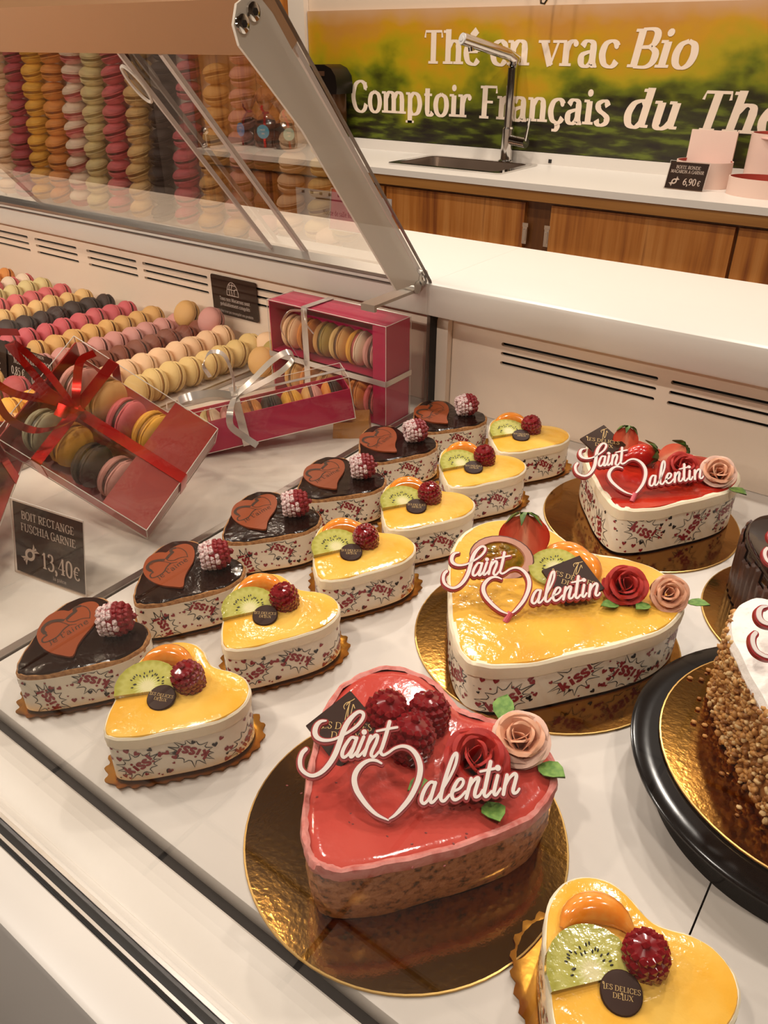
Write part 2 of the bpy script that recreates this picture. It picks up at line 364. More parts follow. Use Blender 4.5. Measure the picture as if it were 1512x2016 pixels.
# unseen ceiling lamps placed for their light
LAMP = M('lamp_diffuser', 'fff0dc', .5, emit=2.0)
for k, (x, y) in enumerate([q[:2] for q in LAMPS]):
    t = thing('unseen_ceiling_lamp', 'unseen round ceiling lamp added to light the shop counter', 'lamp', (x, y, 1.96), 0, 'unseen ceiling lamps')
    MB().lathe([(.085, .015), (.085, -.010), (.105, -.012), (.110, -.004), (.110, .02)], 32).build('lamp_ring', WHITE, t)
    MB().lathe([(.0001, -.006), (.085, -.006), (.085, .01), (.0001, .01)], 32).build('diffuser', LAMP, t)

# ---------------------------------------------------------------- display cases
def slots(spans, zs=(.113, .0995, .086), h=.0052):
    out = []
    for a, b in spans:
        for z in zs: out.append(rrect(a, z-h/2, b, z+h/2, h/2-.0002, 3))
    return out
XL, XR, XJ = -2.5, 1.1, -.59
def case(name, label, xa, xb, shelves, spans, xp):
    t = thing(name, label, 'display case', (0, 0, 0))
    for a, b in shelves:
        m = MB(); pr = [(.187, -.018), (.185, -.015), (.185, -.004), (.1862, -.0012), (.189, 0), (.892, 0), (.893, -.001), (.893, -.018)]
        m.extrude_x(pr, a+.0006, b-.0006).build('shelf_panel', SHELFW, t)
    MB().box((xa, .893, -.03), (xb, .935, -.0006)).build('back_strip', SHELFW, t)
    MB().box((xa, .16, -.06), (xb, .89, -.022)).build('air_gap_shade', DARK, t)  # dark block, shade of the air gap put into its colour
    m = MB().extrude_x([(.1755, -.03), (.1755, -.006), (.174, -.0045), (.1415, -.0035), (.139, -.0045), (.1385, -.0035), (.1312, -.0035), (.131, -.03)], xa, xb)
    m.build('front_ledge', WHITE, t)
    g = thing('glass_channel', None, None); g.parent = t
    MB().box((xa, .1285, -.03), (xb, .131, -.0015)).box((xa, .1192, -.03), (xb, .1212, -.0015)).build('rail', ALU, g)
    MB().box((xa, .1212, -.03), (xb, .1285, -.004)).box((xa, .1165, -.03), (xb, .1192, -.008)).build('gasket_and_gap_shade', BLACKRUB, g)  # second strip paints the shade of the gap before the front panel
    MB().extrude_x([(.1165, -.03), (.1165, -.0035), (.1155, -.002), (.090, -.0028), (.0862, -.0045), (.0845, -.010), (.084, -.78), (.10, -.80), (.10, -.03)], xa, xb).build('front_panel', WHITE, t)
    MB().box((xa, .14, -.80), (xb, 1.1, -.06)).build('base_body', PANELW, t)
    MB().box((xa, .12, -T), (xb, 1.12, -.80)).build('plinth', DARK, t)
    # back panel with vent slots
    m = MB(); holed_plate(m, [(xp, 0), (xb, 0), (xb, .15), (xp, .15)], slots(spans), lambda u, v, w: (u, .930+w, v), .006)
    bp = m.build('vent_panel', PANELW, t, True, 20)
    MB().box((xp, .940, .05), (xb, .944, .14)).build('slot_shade_sheet', DARK, t)  # dark sheet painting the shade seen through the slots
    # worktop behind, with its rounded front edge
    MB().extrude_x([(.9, .142), (.8985, .145), (.8985, .1795), (.9005, .1845), (.906, .187), (1.164, .187), (1.166, .185), (1.166, -.06), (1.12, -.06), (1.12, .142)], xa-(.0059 if xa > -1 else 0), xb+(.0059 if xa < -1 else 0)).build('worktop', WHITE, t)
    return t
caseR = case('display_case', 'white refrigerated pastry display case holding the heart cakes', XJ+.006, XR, [(XJ+.006, -.013), (-.013, .56), (.56, XR)],
             [(-.487, -.268), (-.252, -.033), (-.017, .20), (.22, .44)], -.566)
MB().extrude_x([(.918, 0), (.918, .130), (.922, .137), (.937, .137), (.937, 0)], -.5855, -.567).build('end_post', PANELW, caseR)
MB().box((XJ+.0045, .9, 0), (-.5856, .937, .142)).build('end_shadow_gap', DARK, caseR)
caseL = case('display_case', 'white refrigerated display case filled with macarons beyond the glass partition', XL, XJ-.006, [(XL, -1.8), (-1.8, -1.2), (-1.2, XJ-.006)],
             [(-2.1, -1.96), (-1.94, -1.80), (-1.78, -1.628), (-1.603, -1.457), (-1.424, -1.27), (-1.252, -1.075), (-1.06, -.885), (-.87, -.70)], XL)
# front panes
for a, b, n in ((XJ+.006, XR, 'tall clear front glass pane before the heart cakes'), (XL, XJ-.006, 'tall clear front glass pane before the macarons')):
    tag(MB().box((a, .1235, -.003), (b, .1262, .52)).build('front_glass_pane', FGLASS, None, False), n, 'glass pane')
# glass end partition between the two cases
Pa = [(.130, 0), (.9, 0), (.9045, .184), (.902, .190), (.630, .504), (.615, .514), (.130, .516)]
gp = thing('glass_partition', 'clear slanted glass end partition between macarons and cakes', 'glass partition', (XJ, .5, 0))
def gpf(y, z, w): return (w, y-.5, z)
m = MB(); m.add([gpf(y, z, -.003) for y, z in Pa], [tuple(range(len(Pa)))]); m.add([gpf(y, z, .003) for y, z in Pa], [tuple(range(len(Pa)))]); m.build('pane', GLASS, gp, False)
m = MB(); n = len(Pa); m.add([gpf(y, z, -.003) for y, z in Pa]+[gpf(y, z, .003) for y, z in Pa], [(i, i+1, n+i+1, n+i) for i in range(1, n-1)]); m.build('polished_edge', GEDGE, gp, False)
MB().box((-.0045, -.315, -.002), (.0045, .40, .0022)).build('foot_channel', ALU, gp)
# slanted rear doors of the macaron case
S0 = Vector((0, .900, .187)); SU = Vector((0, -.272, .315)).normalized(); SN = Vector((0, .315, .272)).normalized()
def sl(x, s, n=0): return tuple(Vector((x, 0, 0))+S0+SU*s+SN*n)
def slbox(mb, xa, xb, s0, s1, n0, n1):
    vs = [sl(x, s, n) for n in (n0, n1) for x, s in ((xa, s0), (xb, s0), (xb, s1), (xa, s1))]
    return mb.add(vs, [(0, 1, 2, 3), (7, 6, 5, 4), (0, 4, 5, 1), (1, 5, 6, 2), (2, 6, 7, 3), (3, 7, 4, 0)])
BROWNREFL = M('brown_reflection_profile', 'b08866', .38, metal=.35)  # brown of mirrored wood put into the rail colour
rd = thing('rear_door_frame', 'slanted aluminium rail frame carrying the rear glass doors', 'door frame', (0, 0, 0))
slbox(MB(), XL, XJ-.012, .364, .425, -.008, .012).build('top_rail', BROWNREFL, rd)
m = MB(); slbox(m, XL, XJ-.012, -.016, -.006, -.010, .010); slbox(m, XL, XJ-.012, .004, .012, -.008, .006); m.build('bottom_rail', ALU, rd)
slbox(MB(), XL, XJ-.012, -.006, .004, -.004, .010).build('rail_groove', M('mauve_metal', '7d6c66', .4, metal=.6), rd)
RING = M('milky_plastic', 'cfc4ba', .25)
def door(xa, xb, n, label, pull=None):
    d = thing('sliding_glass_door', label, 'glass door', (0, 0, 0), 0, None)
    m = MB(); m.add([sl(xa, .004, n), sl(xb, .004, n), sl(xb, .37, n), sl(xa, .37, n)], [(0, 1, 2, 3)]); m.build('pane', RGLASS, d, False)
    for x, w in ((xa, .0035), (xb, -.0035)):
        slbox(MB(), min(x, x+w), max(x, x+w), .004, .37, n-.003, n+.003).build('edge_strip', M('frosted_edge', 'bcaea6', .3), d)
    if pull:
        pts = [sl(pull+.011*math.cos(a), .316+.026*math.sin(a), n-.003) for a in [2*PI*i/28 for i in range(28)]]
        MB().tube(pts, .0022, 6, closed=True).build('finger_pull', RING, d)
door(-.815, XJ-.014, .008, 'slanted rear glass door nearest the partition')
door(-1.505, -.815, .008, 'wide slanted rear glass door showing mirrored macarons')
door(-2.2, -.875, .000, 'slanted sliding rear glass door with an oval finger pull', -.886)
# grey arm bolted to the partition
arm = thing('support_arm', 'flat grey metal arm along the slanted glass partition', 'bracket', (XJ-.005, 0, 0))
m = MB(); poly = [(.832, .190), (.893, .189), (.812, .283), (.724, .384), (.655, .462), (.630, .492), (.616, .503), (.599, .505), (.585, .498), (.579, .482), (.584, .466), (.596, .455), (.664, .391), (.742, .297)]
m.prism([(y, z) for y, z in poly], -.003, .0, 0, True, lambda y, z, w: (w, y, z)); m.build('bar', GREYBAR, arm, True, 30)
for y, z in ((.589, .489), (.604, .4985)):
    s = MB(); s.lathe([(.0001, .0035), (.0045, .0035), (.0078, .0022), (.0085, 0), (.0085, -.001)], 20, 0, (0, 0, 0), fn=lambda a, b, c, y=y, z=z: (c, y+a, z-.006+b)); bo = s.build('bolt', STEEL, arm)
    MB().lathe([(.0001, .0040), (.0034, .0040), (.0034, .003)], 6, 0, (0, 0, 0), False, lambda a, b, c, y=y, z=z: (c, y+a, z-.006+b)).build('hex_socket', BLACKRUB, bo)
hg = thing('hinge_bracket', 'small steel hinge bracket at the foot of the slanted glass', 'hinge', (XJ-.008, .86, .176))
MB().box((-.02, -.075, .001), (.002, .028, .005)).box((-.02, -.075, -.004), (.002, -.070, .001)).build('plate', ALU, hg)
MB().tube([(-.02, .02, .008), (.004, .02, .008)], .009, 12).tube([(-.004, .034, .018), (.004, .034, .018)], .011, 14).build('knuckle', ALU, hg)
MB().tube([(.004, .034, .018), (.0055, .034, .018)], .004, 10).build('pin', STEEL, hg)
tag(MB().box((XL, .125, .516), (XJ, .63, .524)).build('glass_top_shelf', thin_glass('top_glass', 'e8e2da', 0, 1)), 'thick glass top shelf over the macaron case', 'shelf')

# ---------------------------------------------------------------- back counter and wall
ZB = .09
bc = thing('back_counter', 'white topped back counter with striped wooden doors below the banner', 'counter', (0, 0, 0))
SX0, SX1, SY0, SY1 = -1.80, -1.36, 2.475, 2.74
m = MB(); holed_plate(m, [(-2.73, 2.365), (1.2, 2.365), (1.2, 2.80), (-2.73, 2.80)], [rrect(SX0+.01, SY0+.01, SX1-.01, SY1-.01, .02)], lambda u, v, w: (u, v, ZB-.02+w), .02)
m.build('worktop', WHITE, bc)
MB().box((-2.72, 2.372, ZB-.052), (1.2, 2.388, ZB-.02)).build('wood_edge', WOODE, bc)
MB().box((-2.70, 2.425, -T), (1.2, 2.79, ZB-.021)).build('carcass', wood_mat('dark_carcass', '3c2411', '54351b', '603d1f'), bc) if False else None
CARC = wood_mat('dark_carcass', '5a3216', '784820', '825226')
MB().box((-2.70, 2.42, -T), (1.2, 2.44, ZB-.025)).build('carcass_front', CARC, bc)
MB().box((-2.72, 2.40, -T), (-2.70, 2.79, ZB-.021)).build('end_panel', WOOD, bc)
for a, b in ((-2.66, -2.36), (-2.325, -1.775), (-1.765, -1.212), (-1.12, -.56), (-.55, .0), (.05, .6), (.62, 1.18)):
    d = MB().box((a, 2.40, -.76), (b, 2.42, .026)).build('cabinet_door', WOOD, bc)
    for z in (-.02, -.09):
        pass
for x in (-1.205, -1.127):
    h = MB().box((x-.008, 2.397, -.10), (x+.008, 2.405, -.045)).box((x-.005, 2.394, -.09), (x+.005, 2.397, -.055)).box((x-.010, 2.398, -.047), (x+.010, 2.404, -.035)).build('hinge', STEEL, bc)
MB().box((-2.53, 2.785, ZB), (1.2, 2.80, .128)).build('upstand', WHITE, bc)
h = MB().box((-1.33, 2.783, .096), (-1.318, 2.7855, .108)).build('socket_mark', BLACKRUB, bc)
# wall cladding left of the banner
cl = thing('wood_wall_panel', 'tall striped wooden wall panel beside the tea banner', 'wall panel', (-2.8, 2.78, ZB))
for k in range(3): MB().box((-.30+k*.19, -.002, .0), (-.30+k*.19+.189, .018, 1.4)).build('plank', WOOD, cl)
MB().box((-.345, -.02, -.6), (-.302, .018, 1.4)).build('edge_trim', CARC, cl)
MB().box((.272, -.012, .0), (.355, .018, 1.4)).build('white_trim', M('off_white_trim', 'd9c8b6', .5), cl)
tag(MB().box((-3.36, 2.70, -T), (-3.16, 2.79, 1.4)).build('grey_reflection_slab', M('grey_violet_reflection', '84756e', .6)), 'grey slab standing in for reflections behind the macaron case', 'column')  # slab added for a grey reflection, its tone put into the colour
tag(MB().box((-3.75, 2.60, -T), (-3.36, 2.79, 1.4)).build('dark_column', M('dark_brown_paint', '2b1c14', .5)), 'dark brown column behind the macaron case', 'column')
tag(MB().box((-5.9, 2.70, -T), (-3.75, 2.79, 1.4)).build('brown_partition', M('brown_partition_paint', '6b4a33', .6)), 'brown partition wall far behind the macaron case', 'partition')

# banner with tea fields, printed lettering
def banner_mat():
    m, nt, b = nmat('tea_field_print'); N = nt.nodes; Lk = nt.links
    tc = N.new('ShaderNodeTexCoord'); sp = N.new('ShaderNodeSeparateXYZ'); Lk.new(tc.outputs['Object'], sp.inputs[0])
    big = noise(nt, 3.2, 3); mid = noise(nt, 9, 4, stretch=(1, 1, 1.6)); rows = noise(nt, 26, 4, stretch=(.35, 1, 1.6))
    def math_(op, a, bb):
        q = N.new('ShaderNodeMath'); q.operation = op
        for i, s in enumerate((a, bb)):
            if isinstance(s, (int, float)): q.inputs[i].default_value = s
            else: Lk.new(s, q.inputs[i])
        return q.outputs[0]
    h = math_('ADD', sp.outputs['Z'], math_('MULTIPLY', math_('SUBTRACT', big.outputs[0], .5), .55))
    h = math_('ADD', h, math_('MULTIPLY', math_('SUBTRACT', mid.outputs[0], .5), .22))
    sky = ramp(nt, h, [(.02, '1d1a06'), (.12, '33340a'), (.2, '666a0c'), (.27, 'a08c12'), (.34, 'b88616'), (.43, 'b47c30')])
    fld = ramp(nt, rows.outputs[0], [(.36, '181006'), (.52, '2e2e08'), (.66, '5a6414')])
    fac = ramp(nt, h, [(.13, 'ffffff'), (.2, '000000')])
    mx = N.new('ShaderNodeMix'); mx.data_type = 'RGBA'; Lk.new(fac, mx.inputs[0]); Lk.new(sky, mx.inputs[6]); Lk.new(fld, mx.inputs[7])
    top = N.new('ShaderNodeMix'); top.data_type = 'RGBA'; Lk.new(ramp(nt, math_('ADD', sp.outputs['Z'], math_('MULTIPLY', mid.outputs[0], .06)), [(.42, '000000'), (.47, 'ffffff')]), top.inputs[0])
    Lk.new(mx.outputs[2], top.inputs[6]); top.inputs[7].default_value = lin('b98f68')
    Lk.new(top.outputs[2], b.inputs['Base Color']); b.inputs['Roughness'].default_value = .35; return m
bn = thing('tea_banner', 'wide printed banner of green tea fields with white French lettering', 'banner', (-2.44, 2.79, .13))
MB().box((0, -.006, 0), (2.9, .009, .44)).build('banner_print', banner_mat(), bn)
m = MB(); LET = M('white_print', 'e3cdb8', .5)
f = frame((0, -.0065, 0), (1, 0, 0), (0, 0, 1), .0006)
add_polys(m, text_polys('Th\u00e9 en vrac ', .150, .155, .055, .562, .267, sx=.99), f)
w1 = sum(GLY[c][0] for c in 'Th\u00e9 en vrac ')*.150*.99
add_polys(m, text_polys('Bio', .150, .155, .055, .562+w1-.01, .267, slant=.16, sx=1.02), f)
add_polys(m, text_polys('Comptoir Fran\u00e7ais', .150, .155, .055, .215, .096, sx=.905), f)
w2 = sum(GLY[c][0] for c in 'Comptoir Fran\u00e7ais')*.150*.905
add_polys(m, text_polys(' du Th\u00e9', .160, .155, .055, .215+w2, .096, slant=.18, sx=1.02), f)
m.build('banner_lettering', LET, bn, False)
# ================================================================ CAKES
HALF = [(0,.395),(.08,.415),(.18,.455),(.29,.465),(.40,.42),(.475,.33),(.5,.21),(.475,.07),(.40,-.08),(.29,-.24),(.19,-.38),(.10,-.475),(.04,-.515),(0,-.525)]
def heart(W, n=3):
    """closed heart outline, lobes towards +y, tip towards -y"""
    pts = HALF+[(-x, y) for x, y in HALF[-2:0:-1]]
    return [(x*W, y*W) for x, y in crom(pts, n, True)]
def offset(poly, d):
    n = len(poly); out = []
    for i in range(n):
        a, b = poly[i-1], poly[(i+1) % n]; dx, dy = b[0]-a[0], b[1]-a[1]; l = math.hypot(dx, dy) or 1
        out.append((poly[i][0]-dy/l*d, poly[i][1]+dx/l*d))
    return out
# heart() runs clockwise, so offset(+d) moves outwards
def rings(mb, poly, prof, mi=0, top=True, bottom=False, jit=0, wob=None, dome=0, cx=(0, .02)):
    """prof = [(outward offset, z)...]; closes the top with shrinking rings"""
    n = len(poly); base = len(mb.v); vs = []
    for k, (d, z) in enumerate(prof):
        for i, (x, y) in enumerate(offset(poly, d)):
            j = random.uniform(-jit, jit); w = wob(i/n, k) if wob else 0
            vs.append((x+j, y+j, z+w))
    fs = []
    K = len(prof)
    for k in range(K-1):
        for i in range(n): fs.append((k*n+i, k*n+(i+1) % n, (k+1)*n+(i+1) % n, (k+1)*n+i))
    if top:
        last = vs[-n:]; z0 = prof[-1][1]; c = (cx[0], cx[1]*0)
        for s in (.93, .8, .55, .28):
            for x, y, z in last: vs.append((c[0]+(x-c[0])*s, c[1]+(y-c[1])*s, z0+(z-z0)*max(0, (s-.8)*4)*0+dome*(1-s**2)))
        vs.append((c[0], c[1], z0+dome)); ci = len(vs)-1
        for k in range(K-1, K+3):
            for i in range(n): fs.append((k*n+i, k*n+(i+1) % n, (k+1)*n+(i+1) % n, (k+1)*n+i))
        for i in range(n): fs.append(((K+3)*n+i, (K+3)*n+(i+1) % n, ci))
    if bottom: fs.append(tuple(range(n)))
    return mb.add(vs, fs, mi)

# ---- materials
FILM = M('printed_film', 'ecdfc9', .28, spec=.5)
def film_mat():
    m, nt, b = nmat('fluted_film'); b.inputs['Base Color'].default_value = lin('ecdfc9'); b.inputs['Roughness'].default_value = .3
    tc = nt.nodes.new('ShaderNodeTexCoord'); mp = nt.nodes.new('ShaderNodeMapping'); mp.inputs['Rotation'].default_value = (.6, .5, 0)
    w = nt.nodes.new('ShaderNodeTexWave'); w.inputs['Scale'].default_value = 38; w.inputs['Distortion'].default_value = 1.2
    nt.links.new(tc.outputs['Object'], mp.inputs[0]); nt.links.new(mp.outputs[0], w.inputs[0]); bump(nt, b, w.outputs[0], .25, .0012); return m
FILMB = film_mat()
PRED = M('print_red', '8e1a24', .35); PBLK = M('print_black', '1e1412', .35)
CREAM = M('vanilla_mousse', 'f3e2c4', .5, sss=.15, bmp=(260, .25, .0008))
GLAZEY = M('yellow_fruit_glaze', 'efb03c', .12, coat=.5, nz=(22, 'f3c866', .35, .68), bmp=(130, .35, .0016))
GLAZEO = M('orange_yellow_glaze', 'f0b84a', .10, coat=.6, nz=(16, 'eb9c40', .50, .80), bmp=(90, .45, .0024))
CHOC = M('dark_chocolate_glaze', '1e0c07', .14, coat=.3, bmp=(120, .4, .0018))
BISC = M('biscuit_rim', 'b98552', .8, nz=(300, '8a5a32', .4, .7), bmp=(400, .5, .0008))
def gold_mat(name, c, rough, sc, st, c2=None):
    m, nt, b = nmat(name); b.inputs['Base Color'].default_value = lin(c); b.inputs['Metallic'].default_value = 1; b.inputs['Roughness'].default_value = rough
    bump(nt, b, noise(nt, sc, 3).outputs[0], st, .0008); return m
GOLD = gold_mat('gold_foil_board', 'a87838', .10, 260, .10)
GOLDS = gold_mat('gold_foil_small_board', 'd69a3e', .3, 120, .3)
GOLDEDGE = M('gold_rim', 'd9b06a', .3, metal=1)
RASP = M('glazed_raspberry', '7e0c16', .16, coat=.8, sss=.1)
RASPD = M('fresh_raspberry', '86141c', .4, sss=.12)
SUGAR = M('powdered_raspberry', 'e0c8c4', .95, nz=(700, '93474a', .52, .66))
PLAQ = M('dark_chocolate_plaque', '33190d', .5, spec=.25)
GOLDP = M('gold_print', 'd3ad6c', .5)

# ---- printed film around a cake
def film_fn(poly, z0, off=.0003):
    n = len(poly); L = [0]
    for i in range(n): L.append(L[-1]+math.dist(poly[i], poly[(i+1) % n]))
    op = offset(poly, off); nrm = [(op[i][0]-poly[i][0], op[i][1]-poly[i][1]) for i in range(n)]
    import bisect
    def fn(u, v, w=0):
        u = (-u) % L[-1]; i = min(bisect.bisect_right(L, u)-1, n-1); t = (u-L[i])/(L[i+1]-L[i]); j = (i+1) % n
        x = op[i][0]*(1-t)+op[j][0]*t; y = op[i][1]*(1-t)+op[j][1]*t
        nx = nrm[i][0]*(1-t)+nrm[j][0]*t; ny = nrm[i][1]*(1-t)+nrm[j][1]*t; k = w/off
        return (x+nx*k, y+ny*k, z0+v)
    return fn, L[-1]
MINI = [(0, -.5), (.28, -.22), (.47, .08), (.47, .3), (.33, .45), (.15, .42), (0, .26), (-.15, .42), (-.33, .45), (-.47, .3), (-.47, .08), (-.28, -.22)]
def wrap_print(name, poly, z0, H, parent, seed, bs=1.0, gap=.040):
    rnd = random.Random(seed); fn, L = film_fn(poly, z0); mb = MB(); cl = lambda v: min(max(v, .0004), H-.0004)
    nb = max(4, int(L/gap)); cents = []
    for k in range(nb):
        u = (k+.5+rnd.uniform(-.12, .12))*L/nb; v = H*(.62 if k % 2 else .36)+rnd.uniform(-.12, .12)*H; a = rnd.choice([.0, .55, .9, 1.9, -.5, 3.3, 2.6])
        cents.append((u, v)); rx, ry = .0125*bs, .0085*bs; ns = 13; pts = []
        for i in range(ns):
            t0 = 2*PI*i/ns; sp = rnd.uniform(1.25, 1.75)
            pts.append((rx*math.cos(t0)*sp, ry*math.sin(t0)*sp))
            for q in (.3, .5, .7):
                t1 = t0+2*PI*q/ns; pts.append((rx*math.cos(t1)*(.98+.1*abs(q-.5)), ry*math.sin(t1)*(.98+.1*abs(q-.5))))
        pts.append(pts[0]); ca, sa = math.cos(a), math.sin(a)
        rot = lambda x, y: (u+x*ca-y*sa, v+x*sa+y*ca)
        pr = [rot(*p) for p in pts]
        for q in stroke_quads(pr, [.00075*bs**.5]*len(pr)):
            if max(p[1] for p in q) < 0 or min(p[1] for p in q) > H: continue
            mb.add([fn(p[0], cl(p[1]), 2e-5) for p in q], [(0, 1, 2, 3)], 1)
        for q in text_polys('kiss!', .0125*bs, .18, .16, 0, -.0042*bs, 'c', .0, serif=False, seg=2):
            q2 = [rot(*p) for p in q]
            if max(p[1] for p in q2) < 0 or min(p[1] for p in q2) > H: continue
            mb.add([fn(p[0], cl(p[1]), 4e-5) for p in q2], [tuple(range(len(q2)))], 0)
    nh = int(L*H*13000/bs**.6)
    for k in range(nh):
        u, v = rnd.uniform(0, L), rnd.uniform(.002, H-.002)
        if any(abs((u-c[0]+L/2) % L-L/2) < .0125*bs and abs(v-c[1]) < .0085*bs for c in cents): continue
        s = rnd.choice([.0018, .0024, .0032, .0040, .0046])*bs**.5; a = rnd.uniform(-.9, .9); ca, sa = math.cos(a), math.sin(a)
        mb.add([fn(u+s*(x*ca-y*sa), cl(v+s*(x*sa+y*ca)), 6e-5) for x, y in MINI], [tuple(range(12))], rnd.choice([0, 0, 1]))
    mb.keep = 1
    return mb.build(name, [PRED, PBLK], parent, False)

# ---- fruit
def raspberry_mb(r=.0105, h=.021, powder=False, seed=1):
    rnd = random.Random(seed); mb = MB(); rows = 7
    for k in range(rows):
        t = k/(rows-1); z = h*(t*.94); rr = r*(.80+.55*t-.1*t*t-1.02*t**4) if t < .99 else 0
        rr = max(rr, .0005); n = max(1, int(2*PI*rr/(.0040)))
        for i in range(n):
            a = 2*PI*(i+.5*(k % 2))/n+rnd.uniform(-.08, .08); s = .0027*rnd.uniform(.88, 1.1)
            mb.blob((rr*math.cos(a)*.86, rr*math.sin(a)*.86, z), (s, s, s*.92), 1 if not powder else 1, 1 if powder and k < 2+rnd.random()*1.6 else 0)
    # inner body and the hollow at the open end
    mb.lathe([(r*.25, .006), (r*.42, .001), (r*.62, -.0008), (r*.80, .001), (r*.98, h*.35), (r*.9, h*.62), (r*.55, h*.85), (.0002, h*.92)], 16, 0)
    return mb
RM_G = None
def part_copy(src, parent, loc, rot=(0, 0, 0), sc=1, name=None):
    o = src.copy(); COL.objects.link(o); o.parent = parent; o.location = loc; o.rotation_euler = rot; o.scale = (sc,)*3 if not isinstance(sc, tuple) else sc
    for ch in list(src.children): c = copy_tree(ch, o)
    return o
def kiwi_mat():
    m, nt, b = nmat('kiwi_flesh'); N = nt.nodes; Lk = nt.links
    tc = N.new('ShaderNodeTexCoord'); sp = N.new('ShaderNodeSeparateXYZ'); Lk.new(tc.outputs['Object'], sp.inputs[0])
    ln = N.new('ShaderNodeVectorMath'); ln.operation = 'LENGTH'; cmb = N.new('ShaderNodeCombineXYZ')
    Lk.new(sp.outputs[0], cmb.inputs[0]); Lk.new(sp.outputs[1], cmb.inputs[1]); Lk.new(cmb.outputs[0], ln.inputs[0])
    at = N.new('ShaderNodeMath'); at.operation = 'ARCTAN2'; Lk.new(sp.outputs[1], at.inputs[0]); Lk.new(sp.outputs[0], at.inputs[1])
    sn = N.new('ShaderNodeMath'); sn.operation = 'MULTIPLY'; sn.inputs[1].default_value = 22; Lk.new(at.outputs[0], sn.inputs[0])
    si = N.new('ShaderNodeMath'); si.operation = 'SINE'; Lk.new(sn.outputs[0], si.inputs[0])
    ma = N.new('ShaderNodeMath'); ma.operation = 'MULTIPLY_ADD'; ma.inputs[1].default_value = .0012; Lk.new(si.outputs[0], ma.inputs[0]); Lk.new(ln.outputs['Value'], ma.inputs[2])
    sc = N.new('ShaderNodeMath'); sc.operation = 'MULTIPLY'; sc.inputs[1].default_value = 40; Lk.new(ma.outputs[0], sc.inputs[0])
    Lk.new(ramp(nt, sc.outputs[0], [(.16, 'e6dba8'), (.26, 'd3cf86'), (.40, 'b8b152'), (.72, 'c4bd6a'), (.88, 'aca64c')]), b.inputs['Base Color'])
    b.inputs['Roughness'].default_value = .12; b.inputs['Coat Weight'].default_value = .8; b.inputs['Subsurface Weight'].default_value = .1; b.inputs['Subsurface Radius'].default_value = (.004, .004, .001); b.inputs['Subsurface Scale'].default_value = 1
    bump(nt, b, noise(nt, 260, 2).outputs[0], .25, .001); return m
KIWI = kiwi_mat(); SEED = M('kiwi_seed', '19120c', .3)
ORNG = M('mandarin_flesh', 'ee8a2a', .14, coat=.8, sss=.2, nz=(120, 'f3a94e', .4, .7), bmp=(150, .2, .001))
STRAW = M('strawberry_skin', 'b81e1a', .16, coat=.7, nz=(60, 'd8452a', .45, .75), bmp=(500, .3, .0008))
def cutstraw():
    m, nt, b = nmat('strawberry_cut'); tc = nt.nodes.new('ShaderNodeTexCoord'); sp = nt.nodes.new('ShaderNodeSeparateXYZ'); nt.links.new(tc.outputs['Object'], sp.inputs[0])
    ab = nt.nodes.new('ShaderNodeMath'); ab.operation = 'ABSOLUTE'; nt.links.new(sp.outputs[0], ab.inputs[0])
    n = noise(nt, 130, 3, stretch=(1, 1, .35)); q = nt.nodes.new('ShaderNodeMath'); q.operation = 'MULTIPLY_ADD'; q.inputs[1].default_value = .35; nt.links.new(n.outputs[0], q.inputs[0])
    s = nt.nodes.new('ShaderNodeMath'); s.operation = 'MULTIPLY'; s.inputs[1].default_value = 24; nt.links.new(ab.outputs[0], s.inputs[0]); nt.links.new(s.outputs[0], q.inputs[2])
    nt.links.new(ramp(nt, q.outputs[0], [(.12, 'eea07c'), (.3, 'e2694a'), (.6, 'd23f28'), (.9, 'b3201a')]), b.inputs['Base Color'])
    b.inputs['Roughness'].default_value = .15; b.inputs['Coat Weight'].default_value = .7; return m
STRAWC = cutstraw()
LEAF = M('green_leaf', '3f5a1c', .35, nz=(120, '6e8a34', .4, .7))
LEAFF = M('fabric_leaf', '5c8438', .6, nz=(200, '86a850', .4, .7))
def half_disc(mb, r, th, n=22, mi=0, irregular=.04):
    pts = [(r*(1+irregular*math.sin(3.3*i)*.6)*math.cos(PI*i/n), r*.95*math.sin(PI*i/n)) for i in range(n+1)]
    pts = [(r, -.004*r/.02)]+pts+[(-r, -.004*r/.02)]
    return mb.prism(pts, 0, th, mi)
def make_kiwi(parent, r=.024, full=False):
    mb = MB()
    if full: mb.prism([(r*math.cos(2*PI*i/28), r*.92*math.sin(2*PI*i/28)) for i in range(28)], 0, .005)
    else: half_disc(mb, r, .005)
    o = mb.build('kiwi_slice', KIWI, parent, True, 50)
    s = MB(); rnd = random.Random(3)
    for i in range(38 if full else 21):
        a = (2*PI*i/38 if full else PI*(i+.5)/21)+rnd.uniform(-.06, .06); q = r*rnd.uniform(.36, .58)
        s.blob((q*math.cos(a), q*math.sin(a), .0052), (.0012, .00055, .0004), 1, 0, 0, Matrix.Rotation(a, 3, 'Z'))
    tag(s.build('seeds', SEED, o), kind='stuff'); return o
def make_mandarin(parent, R=.018, r=.0075):
    mb = MB(); pts = []; rr = []
    for i in range(13):
        t = i/12; a = -1.15+2.3*t; pts.append((R*math.sin(a), R*math.cos(a)-R*.55, r*.55)); rr.append(r*max(.08, math.sin(PI*t))**.6)
    mb.tube(pts, rr, 12); mb.v = [(x, y, max(z, 0)*1.0) for x, y, z in mb.v]
    return mb.build('mandarin_segment', ORNG, parent)
